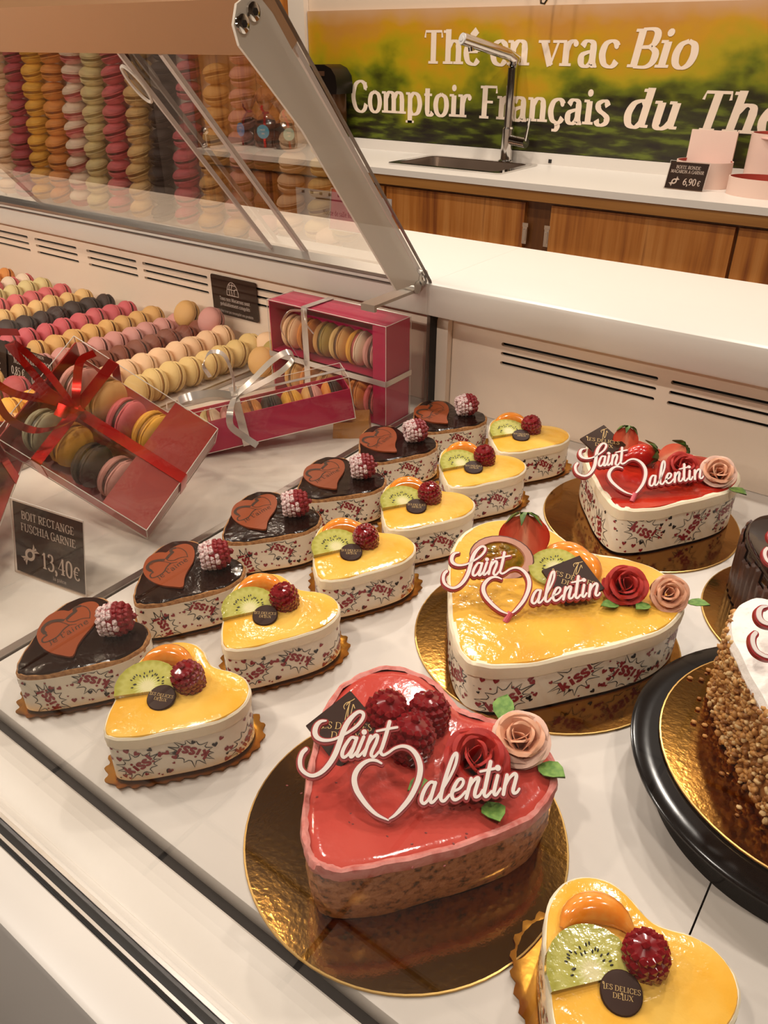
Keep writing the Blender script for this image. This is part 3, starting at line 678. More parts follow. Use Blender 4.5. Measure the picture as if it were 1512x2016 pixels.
def make_strawberry(parent, cut=True, h=.045, r=.019):
    """tip towards -z, calyx at top; the cut face looks towards -y"""
    mb = MB(); prof = []; n = 18
    for i in range(15):
        t = i/14; prof.append((r*math.sin(PI*min(1, .03+t*.97))**.55*(.55+.55*t-.18*t*t) if i < 14 else .0005, -h*(1-t)))
    prof[0] = (.0005, -h)
    mb.lathe(prof, 22)
    if cut: mb.v = [(x, max(y, 0) if y < 0 else y*.7, z) for x, y, z in mb.v]
    o = mb.build('strawberry', STRAW, parent, True, 60)
    if cut:
        c = MB(); pl = [(x*.96, z) for x, z in prof]+[(-x*.96, z) for x, z in prof[::-1]]
        c.prism(pl, 0, .0008, 0, True, lambda x, z, w: (x, -w-.0002, z)); c.build('cut_face', STRAWC, o, False)
    k = MB()
    for i in range(6):
        a = 2*PI*i/6+.3; L = h*.42; d = Vector((math.cos(a), math.sin(a)*(.6 if cut else 1), 0)); sd = Vector((-d.y, d.x, 0))
        p = [Vector((0, 0, .001))+d*L*t+Vector((0, 0, L*(.35*t-.9*t*t))) for t in (0, .3, .6, 1)]
        w = [.002, .0052, .0045, .0004]; vs = []
        for q, ww in zip(p, w): vs += [q-sd*ww, q+sd*ww+Vector((0, 0, .0004))]
        k.add(vs+[v-Vector((0, 0, .0008)) for v in vs], [(0, 1, 3, 2), (2, 3, 5, 4), (4, 5, 7, 6), (8, 10, 11, 9), (10, 12, 13, 11), (12, 14, 15, 13)])
    k.build('calyx', LEAF, o)
    return o
def petal_mesh(name, w, L, cup, curl, mat, seed=0):
    rnd = random.Random(seed); mb = MB(); nu, nv = 7, 7; g = []
    for j in range(nv):
        v = j/(nv-1); hw = w*math.sin(PI*(.12+.72*v))**.8
        for i in range(nu):
            u = -1+2*i/(nu-1); x = u*hw; r = .0015+L*cup*math.sin(v*PI*.5)**1.1+curl*max(0, v-.6)**2*6*L; z = L*math.sin(v*PI*.48)*(1.05-.12*u*u)-curl*max(0, v-.72)**2*5*L
            z += rnd.uniform(-.0005, .0005)*v
            yy = r-(u*u)*hw*.45*(1-.3*v); g.append((x, yy, z))
    f = [(j*nu+i, j*nu+i+1, (j+1)*nu+i+1, (j+1)*nu+i) for j in range(nv-1) for i in range(nu-1)]
    k = len(g); g2 = [(x, y+.0005, z) for x, y, z in g]
    mb.add(g, f); mb.add(g2, [q[::-1] for q in f])
    bd = [i for i in range(nu)]+[j*nu+nu-1 for j in range(1, nv)]+[(nv-1)*nu+i for i in range(nu-2, -1, -1)]+[j*nu for j in range(nv-2, 0, -1)]
    for a, b in zip(bd, bd[1:]+bd[:1]): mb.f.append((a, b, k+b, k+a)); mb.m.append(0)
    o = mb.build(name, mat, None); return o
ROSER = M('red_fabric_petal', 'a3150f', .62, nz=(90, 'b92a18', .4, .7), sheen=.3)
ROSEP = M('blush_fabric_petal', 'e0a07c', .62, nz=(80, 'e8b79c', .4, .7))
ROSEP2 = M('pale_blush_petal', 'e5bba6', .62)
PET = {}
def rose(parent, mat_in, mat_out, R, name='fabric_rose', tall=1.0, seed=0):
    r = bpy.data.objects.new(name, None); COL.objects.link(r); r.parent = parent; r.empty_display_size = .01; rnd = random.Random(seed)
    layers = [(3, .30, .62, .06, .02, 0), (4, .42, .66, .22, .08, 0), (5, .58, .62, .46, .14, 0), (6, .74, .48, .85, .20, 1)]
    for li, (n, w, L, cup, curl, out) in enumerate(layers):
        key = (li, mat_in.name, round(R, 4))
        if key not in PET:
            p0 = petal_mesh('petal', w*R*.8, L*R*tall*1.15, cup, curl, mat_out if out else mat_in, li); PET[key] = p0.data; bpy.data.objects.remove(p0)
        for i in range(n):
            p = bpy.data.objects.new('petal', PET[key]); COL.objects.link(p); p.parent = r
            p.rotation_euler = (rnd.uniform(-.10, .10), rnd.uniform(-.1, .1), 2*PI*i/n+li*.6+rnd.uniform(-.15, .15)); p.location = (0, 0, -.002*li*0)
    return r
def leaf(parent, L=.022, w=.008, mat=None):
    mb = MB(); pts = [(0, 0), (.25, .75), (.5, 1), (.75, .7), (1, 0)]; vs = []
    for t, k in pts: vs += [(-w*k, L*t, .0015*math.sin(t*3)), (0, L*t, -.001+.0015*math.sin(t*3)), (w*k, L*t, .0015*math.sin(t*3))]
    f = []
    for j in range(4): f += [(3*j, 3*j+1, 3*j+4, 3*j+3), (3*j+1, 3*j+2, 3*j+5, 3*j+4)]
    mb.add(vs, f); mb.add([(x, y, z-.0005) for x, y, z in vs], [q[::-1] for q in f])
    return mb.build('leaf', mat or LEAFF, parent)

# ---- lettering plates
SV = [  # traced pen strokes of the greeting plate: (x, y, width)
 [(350,245,20),(290,255,38),(245,300,55),(228,370,60),(250,430,55),(310,465,42),(390,470,34),(470,450,30),(560,405,30),(640,355,32),(720,290,36),(775,215,40),(785,155,40),(740,130,40),(680,165,46),(610,250,58),(560,360,62),(520,500,62),(480,620,62),(420,730,58),(340,820,50),(250,865,42),(170,850,40),(100,790,46),(80,700,50),(100,620,50),(140,575,46)],
 [(715,440,40),(660,430,34),(610,490,40),(570,570,44),(560,630,44),(585,655,36),(630,620,30),(680,540,30),(715,460,34)],
 [(720,435,40),(680,560,42),(655,635,40),(680,645,32),(740,570,28)],
 [(800,420,40),(755,540,42),(730,610,40),(745,640,34),(800,590,28),(835,540,28)],
 [(880,410,40),(850,500,42),(815,625,40)], [(830,560,28),(880,460,30),(930,400,38),(960,410,40),(945,480,42),(905,570,42),(895,622,40),(930,640,32),(985,580,28)],
 [(1095,240,44),(1060,380,46),(1020,520,44),(1000,580,40),(1030,618,34),(1090,590,30),(1160,540,30),(1250,512,36),(1340,535,46),(1415,610,56),(1455,720,62),(1450,830,62),(1410,950,58),(1340,1080,54),(1250,1190,46),(1180,1260,32),(1120,1300,16)],
 [(950,350,26),(1080,320,30),(1185,300,28)],
 [(1015,710,22),(950,680,32),(870,682,38),(790,730,52),(730,810,60),(712,900,62),(740,1000,60),(800,1090,55),(880,1180,48),(980,1260,35),(1110,1315,14)]]
AL = [[(430,910,38),(380,900,34),(330,950,40),(290,1030,44),(275,1100,42),(305,1130,34),(350,1090,30),(400,1000,30),(425,930,34)], [(432,905,40),(395,1020,42),(375,1100,40),(400,1115,32),(455,1060,28)],
 [(455,1060,28),(520,960,28),(600,830,30),(660,700,34),(680,600,36),(665,575,34),(630,620,40),(580,750,46),(530,900,46),(495,1030,44),(495,1085,40),(530,1095,34),(590,1030,28)],
 [(610,1000,28),(700,960,30),(745,900,34),(735,860,34),(690,870,38),(640,950,44),(615,1030,44),(640,1080,38),(700,1060,30),(770,990,28)],
 [(835,850,40),(810,940,42),(775,1060,40)], [(790,990,28),(840,900,30),(890,845,36),(920,845,40),(905,900,42),(875,990,42),(875,1042,38),(920,1030,30),(960,970,28)],
 [(1060,660,44),(1030,780,46),(990,940,44),(975,1010,40),(1000,1038,34),(1060,980,28)], [(940,770,26),(1050,745,30),(1140,725,28)],
 [(1135,810,40),(1100,930,42),(1085,1000,40),(1110,1015,32),(1160,950,28)], [(1240,800,40),(1215,900,42),(1190,1008,40)],
 [(1205,940,28),(1260,840,30),(1320,785,38),(1345,805,42),(1325,880,42),(1300,960,42),(1310,993,36),(1345,980,30),(1370,945,28)]]
SVS = SV+[[(x+1197, y, w) for x, y, w in s] for s in AL]; SVD = [(803, 365, 32), (1140+1197, 725, 34)]
def stroke_solid(mb, pts, ws, fn, w0, w1, mi=0):
    k = len(pts); L = []; R = []
    for i in range(k):
        a = pts[max(i-1, 0)]; b = pts[min(i+1, k-1)]; dx, dy = b[0]-a[0], b[1]-a[1]; l = math.hypot(dx, dy) or 1
        nx, ny = -dy/l*ws[i]/2, dx/l*ws[i]/2; L.append((pts[i][0]+nx, pts[i][1]+ny)); R.append((pts[i][0]-nx, pts[i][1]-ny))
    vs = []
    for i in range(k): vs += [fn(*L[i], w0), fn(*R[i], w0), fn(*R[i], w1), fn(*L[i], w1)]
    fs = [(i*4+j, i*4+(j+1) % 4, i*4+4+(j+1) % 4, i*4+4+j) for i in range(k-1) for j in range(4)]+[(3, 2, 1, 0), tuple(range(4*k-4, 4*k))]
    mb.add(vs, fs, mi)
    for i in (0, k-1): mb.prism(disc_poly(pts[i][0], pts[i][1], ws[i]/2, 10), w0, w1-2e-5, mi, True, fn)
SVWHITE = M('white_plastic_lettering', 'f0e2da', .35); SVRED = M('red_plastic_backing', '9c1012', .4)
SVMESH = {}
def greeting_plate(parent, o, u, tilt, W=.136, vs=1.0, both=True):
    """Saint Valentin plate; o = the foot of the heart in cake space, u = direction of the writing, tilt from horizontal"""
    u = Vector(u).normalized(); hz = Vector((-u.y, u.x, 0)); v = hz*math.cos(tilt)+Vector((0, 0, 1))*math.sin(tilt)
    t = bpy.data.objects.new('greeting_plate', None); COL.objects.link(t); t.parent = parent; t.empty_display_size = .01
    n = u.cross(v); t.matrix_local = Matrix(((u.x, v.x, n.x, o[0]), (u.y, v.y, n.y, o[1]), (u.z, v.z, n.z, o[2]), (0, 0, 0, 1)))
    if not SVMESH:
        s = .136/2520; a = MB(); b = MB(); fn = lambda x, y, w: ((x-1115)*s, (1310-y)*s, w)
        for k, st in enumerate(SVS):
            c = crom(st, 4); e = k*4e-6
            stroke_solid(b, [(p[0], p[1]+8) for p in c], [p[2]+42 for p in c], fn, -.0036, 0+e); stroke_solid(a, [(p[0], p[1]) for p in c], [p[2] for p in c], fn, -.0002, .0009+e)
        for x, y, r in SVD: a.prism(disc_poly(x, y, r, 16), -.0002, .00095, 0, True, fn); b.prism(disc_poly(x, y+8, r+21, 16), -.0036, 0, 0, True, fn)
        a = a.build('white_lettering', SVWHITE, None, False); b = b.build('red_backing', SVRED, None, False); SVMESH['a'] = a.data; SVMESH['b'] = b.data
        bpy.data.objects.remove(a); bpy.data.objects.remove(b)
    for k, nm in (('a', 'white_lettering'), ('b', 'red_backing')):
        q = bpy.data.objects.new(nm, SVMESH[k]); COL.objects.link(q); q.parent = t
        q.scale = (W/.136, W/.136*vs, 1)
    return t
def delices_polys(s, sq):
    """the two gold lines of the maker's name, with swash initials; s = letter size"""
    sw = lambda x, y, k: stroke_quads(crom([(x+.02*k, y-.02*k), (x+.03*k, y+.55*k), (x+.0*k, y+.86*k), (x-.13*k, y+.93*k), (x-.2*k, y+.78*k), (x-.12*k, y+.66*k), (x-.02*k, y+.74*k)], 4), [.09*k]*25)
    out = text_polys('ES DELICES', s, .085, .035, .20*s, 0, 'c'); out += sw(-2.62*s+.0, -.08*s, s*1.0)+[[(-2.62*s, -.08*s), (-2.30*s, -.08*s), (-2.30*s, -.03*s), (-2.62*s, -.03*s)]]
    out += text_polys('DE ', s, .085, .035, -1.35*s, -1.0*s); out += text_polys('UX', s, .085, .035, .35*s, -1.0*s); out += sw(.12*s, -1.08*s, s)+[[(.12*s, -1.08*s), (.42*s, -1.08*s), (.42*s, -1.03*s), (.12*s, -1.03*s)]]
    if sq:
        k = .0065; m = [[(.62, 1.4), (.3, 1.15), (-.25, .85), (-.45, .45), (-.3, .15)], [(-.2, .6), (.15, 1.0), (-.02, 0), (-.1, -1.1), (.05, -1.35)], [(.15, 1.0), (.1, .2), (.18, -1.0), (.4, -.6), (.5, .4), (.55, .75), (.78, .3)]]
        for st in m: out += stroke_quads([(x*k, .0135+y*k) for x, y in crom(st, 5)], [.00055]*(5*(len(st)-1)+1))
    return out
def round_plaque(parent):
    o = MB().lathe([(.0001, .0022), (.0085, .0022), (.0102, .0019), (.0108, .0012), (.0108, 0), (.0001, 0)], 28).build('chocolate_disc', PLAQ, parent)
    o.scale = (1, 1, 1)
    add_polys(MB(), delices_polys(.0034, False), lambda x, y, w=0: (x, y+.0002, .00226+w)).build('gold_lettering', GOLDP, o, False); return o
def square_plaque(parent, S=.042):
    d = S/2; c = .0; o = MB().prism([(d, 0), (0, d), (-d, 0), (0, -d)], 0, .002).build('chocolate_square', PLAQ, parent, False)
    o.data.transform(Matrix.Scale(1.38, 4)); 
    add_polys(MB(), delices_polys(.0068, True), lambda x, y, w=0: (x, y-.001, .0029+w)).build('gold_lettering', GOLDP, o, False); return o

# ================================================================ small heart cakes
WS = .103; HS = heart(WS, 3)
def small_board():
    ob = heart(WS*1.07, 6); n = len(ob); m = MB(); vs = []; fs = []
    L = [0]
    for i in range(n): L.append(L[-1]+math.dist(ob[i], ob[(i+1) % n]))
    for k, (d, z, amp) in enumerate(((-.012, .0006, 0), (-.003, .0006, .0), (.0015, .0022, .0012), (.0035, .0034, .0016))):
        for i, (x, y) in enumerate(ob):
            ph = math.sin(L[i]/L[-1]*2*PI*34); 
            a, b = ob[i-1], ob[(i+1) % n]; dx, dy = b[0]-a[0], b[1]-a[1]; l = math.hypot(dx, dy); e = d+amp*ph
            vs.append((x-dy/l*e, y+dx/l*e, z+(.0006*ph if k > 1 else 0)))
    for k in range(3):
        for i in range(n): fs.append((k*n+i, k*n+(i+1) % n, (k+1)*n+(i+1) % n, (k+1)*n+i))
    fs.append(tuple(range(n))); m.add(vs, fs); m.add([(x, y, z-.0006) for x, y, z in vs], [f[::-1] for f in fs])
    m.keep = 1; return m.build('scalloped_cake_board', GOLDS, None, True, 50)
def rim_wob(amp, f1=7, f2=17): return lambda t, k: amp*(math.sin(2*PI*f1*t)+.6*math.sin(2*PI*f2*t+1.3))
rb0 = raspberry_mb(.0110, .0215, False, 1).build('raspberry', [RASP], None); RG = rb0.data; bpy.data.objects.remove(rb0)
rb1 = raspberry_mb(.0110, .0215, True, 2).build('raspberry', [RASPD, SUGAR], None); RP = rb1.data; bpy.data.objects.remove(rb1)
def obj_of(name, data, parent, loc=(0, 0, 0), rot=(0, 0, 0), sc=1):
    o = bpy.data.objects.new(name, data); COL.objects.link(o); o.parent = parent; o.location = loc; o.rotation_euler = rot; o.scale = (sc,)*3; return o
PLQ_OUT = [(22.5,-17.8),(13.6,-7.2),(7.2,3.1),(1.3,15.7),(-6.1,26.2),(-14.8,34.6),(-24.0,39.4),(-32.4,38.6),(-37.7,32.4),(-39.0,23.5),(-38.1,17.1),(-42.8,14.9),(-47.3,10.4),(-48.4,2.7),(-45.2,-5.6),(-38.3,-14.5),(-30.3,-20.9),(-19.5,-25.2),(-7.7,-27.0),(3.4,-26.1),(13.6,-22.6)]
PLQ_ST = [([(-29.3,6.3),(-34.7,2.8),(-38.7,-3.1),(-36.7,-10.2),(-32.2,-13.9),(-26.1,-14.9)], 2.6), ([(-23.0,-14.6),(-23.0,-17.8),(-20.9,-21.3),(-16.7,-22.6),(-13.6,-18.2),(-13.4,-10.1),(-17.8,-1.5),(-19.1,5.2)], 1.1), ([(-26.1,-14.9),(-23.0,-15.5),(-23.0,-17.8)], 1.2),
 ([(-35.1,-7.5),(-35.6,-2.8),(-32.4,1.7),(-26.6,3.8),(-22.9,4.5),(-19.1,5.2),(-14.7,9.7)], .6), ([(-11.7,21.7),(-20.3,27.5),(-29.3,29.8),(-35.8,28.3)], .6), ([(-35.8,28.3),(-38.0,24.0),(-35.4,20.5),(-33.1,20.6),(-32.2,18.6),(-31.2,13.7),(-29.0,8.2)], 2.6), ([(-29.0,8.2),(-24.8,7.5),(-20.0,10.5),(-17.7,17.1),(-12.3,22.3)], .7)]
PLQC = M('milk_chocolate_plaque', '8a3d16', .4, coat=.1)
PLQD = M('plaque_dark_swirl', '3a2416', .5)
def heart_plaque(parent):
    k = .001; sc = .93
    o = MB().prism([(x*k*sc-.0005, y*k*sc) for x, y in crom(PLQ_OUT, 3, True)], 0, .0018).build('chocolate_heart', PLQC, parent, True, 40)
    d = MB()
    for pts, w in PLQ_ST: add_polys(d, stroke_quads([(x*k*sc, y*k*sc) for x, y in crom(pts, 4)], [w*k*1.25]*(4*(len(pts)-1)+1)), lambda x, y, e=0: (x, y, .0019+e))
    a = Vector((1.1, 37.2)); a.normalize(); f = frame((-.0072, -.0205, .0019), (a.x, a.y, 0), (-a.y, a.x, 0), 0)
    add_polys(d, text_polys("Je t'aime", .0098, .085, .06, 0, 0, serif=False, slant=.25), f)
    d.build('dark_swirls', PLQD, o, False); return o
def choc_cake():
    t = thing('chocolate_heart_cake', '-', 'cake')
    MB_ = MB(); rings(MB_, HS, [(-.0005, .0020), (0, .0026), (0, .0360), (-.0006, .0362)], top=False); MB_.build('film_wrap', FILM, t)
    wrap_print('kiss_print', HS, .0025, .0335, t, 5)
    m = MB(); rings(m, HS, [(-.0002, .034), (-.0002, .0385), (-.0012, .0402), (-.0025, .0400)], top=False, jit=.0003, wob=rim_wob(.0006)); m.build('biscuit_rim', BISC, t)
    m = MB(); rings(m, HS, [(-.002, .0385), (-.0016, .0402), (-.0030, .0415), (-.006, .0416)], jit=.0002, wob=rim_wob(.0004, 9, 21), dome=.0004); m.build('chocolate_glaze', CHOC, t)
    p = heart_plaque(t); p.location = (0, 0, .0425); p.rotation_euler = (.03, -.05, 0)
    r = obj_of('raspberry', RP, t, (.0130, .0180, .0548), (math.radians(86), 0, math.radians(138)), 1.30)
    return t
def yellow_cake():
    t = thing('yellow_heart_cake', '-', 'cake')
    m = MB(); rings(m, HS, [(-.0005, .0020), (0, .0026), (0, .0375), (-.0006, .0376)], top=False); m.build('film_wrap', FILM, t)
    wrap_print('kiss_print', HS, .0025, .0345, t, 11)
    m = MB(); rings(m, HS, [(-.0002, .0355), (.0009, .0362), (.0012, .040), (.0009, .0450), (-.0004, .0464), (-.0025, .0466)], top=False, jit=.00025, wob=rim_wob(.0003)); m.build('mousse_rim', CREAM, t)
    m = MB(); rings(m, HS, [(-.0004, .0460), (-.0011, .0470), (-.005, .0476)], dome=.0006); m.build('fruit_glaze', GLAZEY, t)
    o = make_mandarin(t); o.location = (-.024, .0165, .0475); o.rotation_euler = (.25, 0, math.radians(35)); o.scale = (1.15, 1.15, 1.1)
    k = make_kiwi(t); k.location = (-.0150, -.0085, .0480); k.rotation_euler = (math.radians(16), 0, math.radians(52))
    d = round_plaque(t); d.location = (.0025, -.0085, .0502); d.rotation_euler = (math.radians(16), 0, math.radians(27))
    obj_of('raspberry', RG, t, (.0065, .0165, .0465), (math.radians(12), math.radians(-8), 0), 1.12)
    return t
ROW = [.252, .366, .484, .592, .703, .811]
ordn = ['nearest the front glass', 'second from the front glass', 'third from the front glass', 'fourth from the front glass', 'second from the back panel', 'nearest the back panel']
c0 = choc_cake(); y0c = yellow_cake(); b0 = small_board(); first_b = True
XC = [-.506, -.508, -.514, -.509, -.511, -.504]; XY = [-.388, -.395, -.396, -.394, -.391, -.387]
RC = [-2, 3, -3, -5, 3, -2]; RY = [-4, 4, 6, 3, 4, 2]
for i in range(6):
    c = c0 if i == 0 else copy_tree(c0); c.location = (XC[i], ROW[i], .0006); c.rotation_euler.z = math.radians(RC[i])
    tag(c, 'small chocolate heart cake with brown heart plaque, '+ordn[i], 'cake', 'small chocolate heart cakes')
    y = y0c if i == 0 else copy_tree(y0c); y.location = (XY[i], ROW[i]+(.002 if i else 0), .0006); y.rotation_euler.z = math.radians(RY[i])
    tag(y, 'small yellow heart cake with kiwi and raspberry, '+ordn[i], 'cake', 'small yellow heart cakes')
    for src, lab in ((c, 'chocolate'), (y, 'yellow')):
        b = b0 if first_b else b0.copy()
        if not first_b: COL.objects.link(b)
        first_b = False
        b.location = (src.location.x, src.location.y, 0); b.rotation_euler.z = src.rotation_euler.z
        tag(b, 'scalloped gold board under the small %s cake %s' % (lab, ordn[i]), 'cake board', 'scalloped gold boards')
y = copy_tree(y0c); y.location = (-.032, .254, .0006); y.rotation_euler.z = math.radians(-3); tag(y, 'small yellow heart cake alone beside the black cake stand', 'cake', 'small yellow heart cakes')
b = b0.copy(); COL.objects.link(b); b.location = (-.034, .254, 0); b.rotation_euler.z = math.radians(14); tag(b, 'scalloped gold board under the lone yellow cake by the black stand', 'cake board', 'scalloped gold boards')
# ================================================================ large heart cakes
URT = (.804, .595, 0)      # writing direction of the greeting plates
def round_board(name, label, x, y, r, z=0):
    t = thing(name, label, 'cake board', (x, y, z))
    MB().lathe([(.0001, .0020), (r-.0012, .0020), (r-.0012, .0004), (.0001, .0004)], 72).build('gold_face', GOLD, t)
    MB().lathe([(r-.0014, .0021), (r-.0004, .0019), (r, .0012), (r-.0004, .0002), (r-.0014, .0001)], 72).build('rim', GOLDEDGE, t)
    return t
def wrapped(t, W, H, seed, film=True, bs=1.35, gap=.055):
    hs = heart(W, 4); m = MB(); rings(m, hs, [(-.001, .0022), (0, .003), (0, H-.012), (-.0008, H-.0118)], top=False); m.build('film_wrap', FILMB, t)
    wrap_print('kiss_print', hs, .003, H-.0152, t, seed, bs, gap); return hs
# --- pink one
PINKG = M('pink_berry_jelly', 'c2463c', .12, coat=.5, sss=.1, nz=(14, 'd0584c', .4, .7), bmp=(60, .3, .002))
PINKM = M('pink_mousse_edge', 'd98a80', .45, nz=(120, 'c05a50', .45, .7), bmp=(180, .5, .0012))
def sponge():
    m, nt, b = nmat('speckled_sponge'); n = noise(nt, 170, 3, rough=.6); v = nt.nodes.new('ShaderNodeTexVoronoi'); tc = nt.nodes.new('ShaderNodeTexCoord'); v.inputs['Scale'].default_value = 210
    nt.links.new(tc.outputs['Object'], v.inputs['Vector']); nt.links.new(ramp(nt, n.outputs[0], [(.34, '4a2a18'), (.44, '9a5c38'), (.56, 'b87a52'), (.7, 'a86a48')]), b.inputs['Base Color'])
    b.inputs['Roughness'].default_value = .55; b.inputs['Coat Weight'].default_value = .25; bump(nt, b, v.outputs[0], .6, .0015); return m
round_board('gold_cake_board', 'round gold board under the pink heart cake', -.196, .290, .1115)
t = thing('pink_heart_cake', 'pink jelly heart cake with three raspberries and two roses', 'cake', (-.198, .293, .0016), math.radians(-2))
hs = heart(.168, 4)
m = MB(); rings(m, hs, [(-.004, .001), (-.002, .004), (.0005, .022), (.0, .040), (-.0005, .050)], top=False, jit=.0005, wob=rim_wob(.0004)); m.build('sponge_side', sponge(), t)
m = MB(); rings(m, hs, [(-.0005, .047), (.0018, .0485), (.0022, .0535), (.0014, .0565), (-.0004, .0571), (-.0026, .0560)], top=False, jit=.0007, wob=rim_wob(.0010, 11, 29)); m.build('mousse_rim', PINKM, t)
m = MB(); rings(m, hs, [(-.0016, .0545), (-.003, .0554), (-.009, .0556)], dome=.0005); gl = m.build('berry_jelly', PINKG, t)
sd = MB(); rr_ = random.Random(4)
for i in range(60):
    x, y = rr_.uniform(-.06, .06), rr_.uniform(-.065, .05)
    sd.blob((x, y, .0558), (.0010, .0006, .0003), 1, 0, 0, Matrix.Rotation(rr_.uniform(0, 3), 3, 'Z'))
tag(sd.build('seeds', M('berry_seed', '7a2018', .4), gl), kind='stuff')
for x, y, rx, rz, s in ((-.036, .0225, .1, .4, 1.42), (-.010, .040, -.2, 1.4, 1.32), (-.008, .0125, .15, 2.2, 1.42)):
    obj_of('raspberry', RG, t, (x, y, .0545), (rx, .12, rz), s)
q = square_plaque(t, .040); q.location = (-.050, -.004, .0630); q.rotation_euler = (math.radians(22), math.radians(-4), math.radians(30))
r = rose(t, ROSER, ROSER, .035, seed=1); r.location = (.034, .0290, .0545); r.rotation_euler = (math.radians(20), 0, .6)
r = rose(t, ROSEP, ROSEP2, .031, seed=2); r.location = (.048, .0640, .0560); r.rotation_euler = (math.radians(22), math.radians(10), 0)
for x, y, a, L in ((.026, .074, .3, .022), (.066, .056, -1.7, .022), (.022, .000, 2.7, .02), (.056, .010, -2.2, .02)):
    l = leaf(t, L); l.location = (x, y, .058); l.rotation_euler = (.25, 0, a)
greeting_plate(t, (.0175, -.0415, .0615), URT, math.radians(31), .139)
# --- yellow one
round_board('gold_cake_board', 'round gold board under the large yellow heart cake', -.211, .534, .120)
t = thing('large_yellow_heart_cake', 'large yellow glazed heart cake topped with strawberry and passion fruit', 'cake', (-.216, .524, .0016), math.radians(-1.6))
hs = wrapped(t, .2135, .052, 21)
m = MB(); rings(m, hs, [(-.0002, .0385), (.0012, .0395), (.0016, .046), (.0012, .0508), (-.0006, .0526), (-.0035, .0529)], top=False, jit=.0003, wob=rim_wob(.0005)); m.build('mousse_rim', CREAM, t)
m = MB(); rings(m, hs, [(-.0012, .0520), (-.0022, .0530), (-.008, .0535)], dome=.0006); m.build('fruit_glaze', GLAZEO, t)
s = make_strawberry(t, True, .048, .030); s.location = (-.047, .047, .094); s.rotation_euler = (math.radians(-30), 0, math.radians(36))
PSK = M('passion_fruit_skin', '5a2a26', .4, nz=(90, '7a4638', .4, .7)); PFL = M('passion_fruit_pith', 'd9a08a', .4); PPU = M('passion_fruit_pulp', 'b07a1c', .1, coat=1, nz=(90, '7a6a14', .45, .7), bmp=(120, .8, .003))
pf = MB(); pf.lathe([(.0005, -.016), (.012, -.0145), (.022, -.008), (.0265, 0), (.0265, .001), (.0255, .0012)], 26); pf.v = [(x*1.12, y*.78, z*.7) for x, y, z in pf.v]
pf = pf.build('passion_fruit', PSK, t)
p2 = MB().lathe([(.0255, .0008), (.0195, .0010), (.0185, -.003)], 26); p2.v = [(x*1.12, y*.78, z) for x, y, z in p2.v]; p2.build('pith', PFL, pf)
p3 = MB().lathe([(.0190, -.0016), (.015, .0002), (.008, .0014), (.0003, .0016)], 22); rr_ = random.Random(8)
for i in range(16): a = rr_.uniform(0, 6.28); d = rr_.uniform(.002, .014); p3.blob((d*math.cos(a), d*math.sin(a), .0012), (.0034, .0024, .0018), 1, 0, 0, Matrix.Rotation(a, 3, 'Z'))
p3.v = [(x*1.12, y*.78, z) for x, y, z in p3.v]; p3.build('pulp', PPU, pf)
pf.location = (-.046, .008, .0665); pf.rotation_euler = (math.radians(42), math.radians(6), math.radians(34))
for x, y, a in ((-.002, .052, 20), (.012, .046, -20)):
    o = make_mandarin(t, .024, .0105); o.location = (x, y, .0535); o.rotation_euler = (.2, 0, math.radians(a))
k = make_kiwi(t, .023, True); k.location = (-.004, .031, .0585); k.rotation_euler = (math.radians(18), math.radians(-4), .5)
q = square_plaque(t, .040); q.location = (.0195, .0185, .0640); q.rotation_euler = (math.radians(18), math.radians(6), math.radians(18))
r = rose(t, ROSER, ROSER, .030, seed=3); r.location = (.056, .045, .0545); r.rotation_euler = (math.radians(32), math.radians(10), .2)
r = rose(t, ROSEP, ROSEP, .026, seed=4); r.location = (.088, .060, .0560); r.rotation_euler = (math.radians(40), math.radians(30), 0)
for x, y, a in ((.105, .062, -1.4), (.062, .024, 2.6), (.082, .040, 2.9), (.040, .040, 2.0)):
    l = leaf(t, .02, .006); l.location = (x, y, .0555); l.rotation_euler = (.2, 0, a)
MB().tube([(-.004, -.0545, .053), (-.003, -.048, .060)], .0028, 10).build('plate_pick', M('pink_plastic_pick', 'd8606a', .3), t)
greeting_plate(t, (-.0025, -.0500, .0590), (.79, .615, 0), math.radians(31), .1335)
# --- red one
round_board('gold_cake_board', 'round gold board under the red strawberry heart cake', -.218, .787, .1085)
REDG = M('red_strawberry_jelly', 'b02014', .12, coat=.5, sss=.08, nz=(18, 'c83a22', .4, .7), bmp=(70, .35, .002))
t = thing('red_heart_cake', 'red jelly heart cake with sliced strawberries near the back panel', 'cake', (-.216, .789, .0016), math.radians(2))
hs = wrapped(t, .171, .056, 33, bs=1.3, gap=.05)
m = MB(); rings(m, hs, [(-.0002, .0425), (.0010, .0435), (.0012, .050), (.0008, .0545), (-.0015, .0562), (-.005, .0562)], top=False, jit=.0003, wob=rim_wob(.0005)); m.build('mousse_rim', CREAM, t)
m = MB(); rings(m, hs, [(-.0018, .0545), (-.003, .0565), (-.009, .0570)], dome=.0006); m.build('berry_jelly', REDG, t)
s = make_strawberry(t, True, .034, .019); s.location = (-.046, .046, .084); s.rotation_euler = (math.radians(-25), math.radians(8), math.radians(30))
s = make_strawberry(t, False, .040, .0165); s.location = (-.004, .024, .0715); s.rotation_euler = (math.radians(-6), math.radians(80), math.radians(28))
s = make_strawberry(t, True, .036, .017); s.location = (.018, .062, .0690); s.rotation_euler = (math.radians(-70), math.radians(20), math.radians(-30))
q = square_plaque(t, .038); q.location = (-.066, .024, .0665); q.rotation_euler = (math.radians(24), math.radians(4), math.radians(24))
q.material_slots[0].link = 'OBJECT'; q.material_slots[0].material = M('glossy_chocolate_plaque', '3a2418', .18, coat=.6)
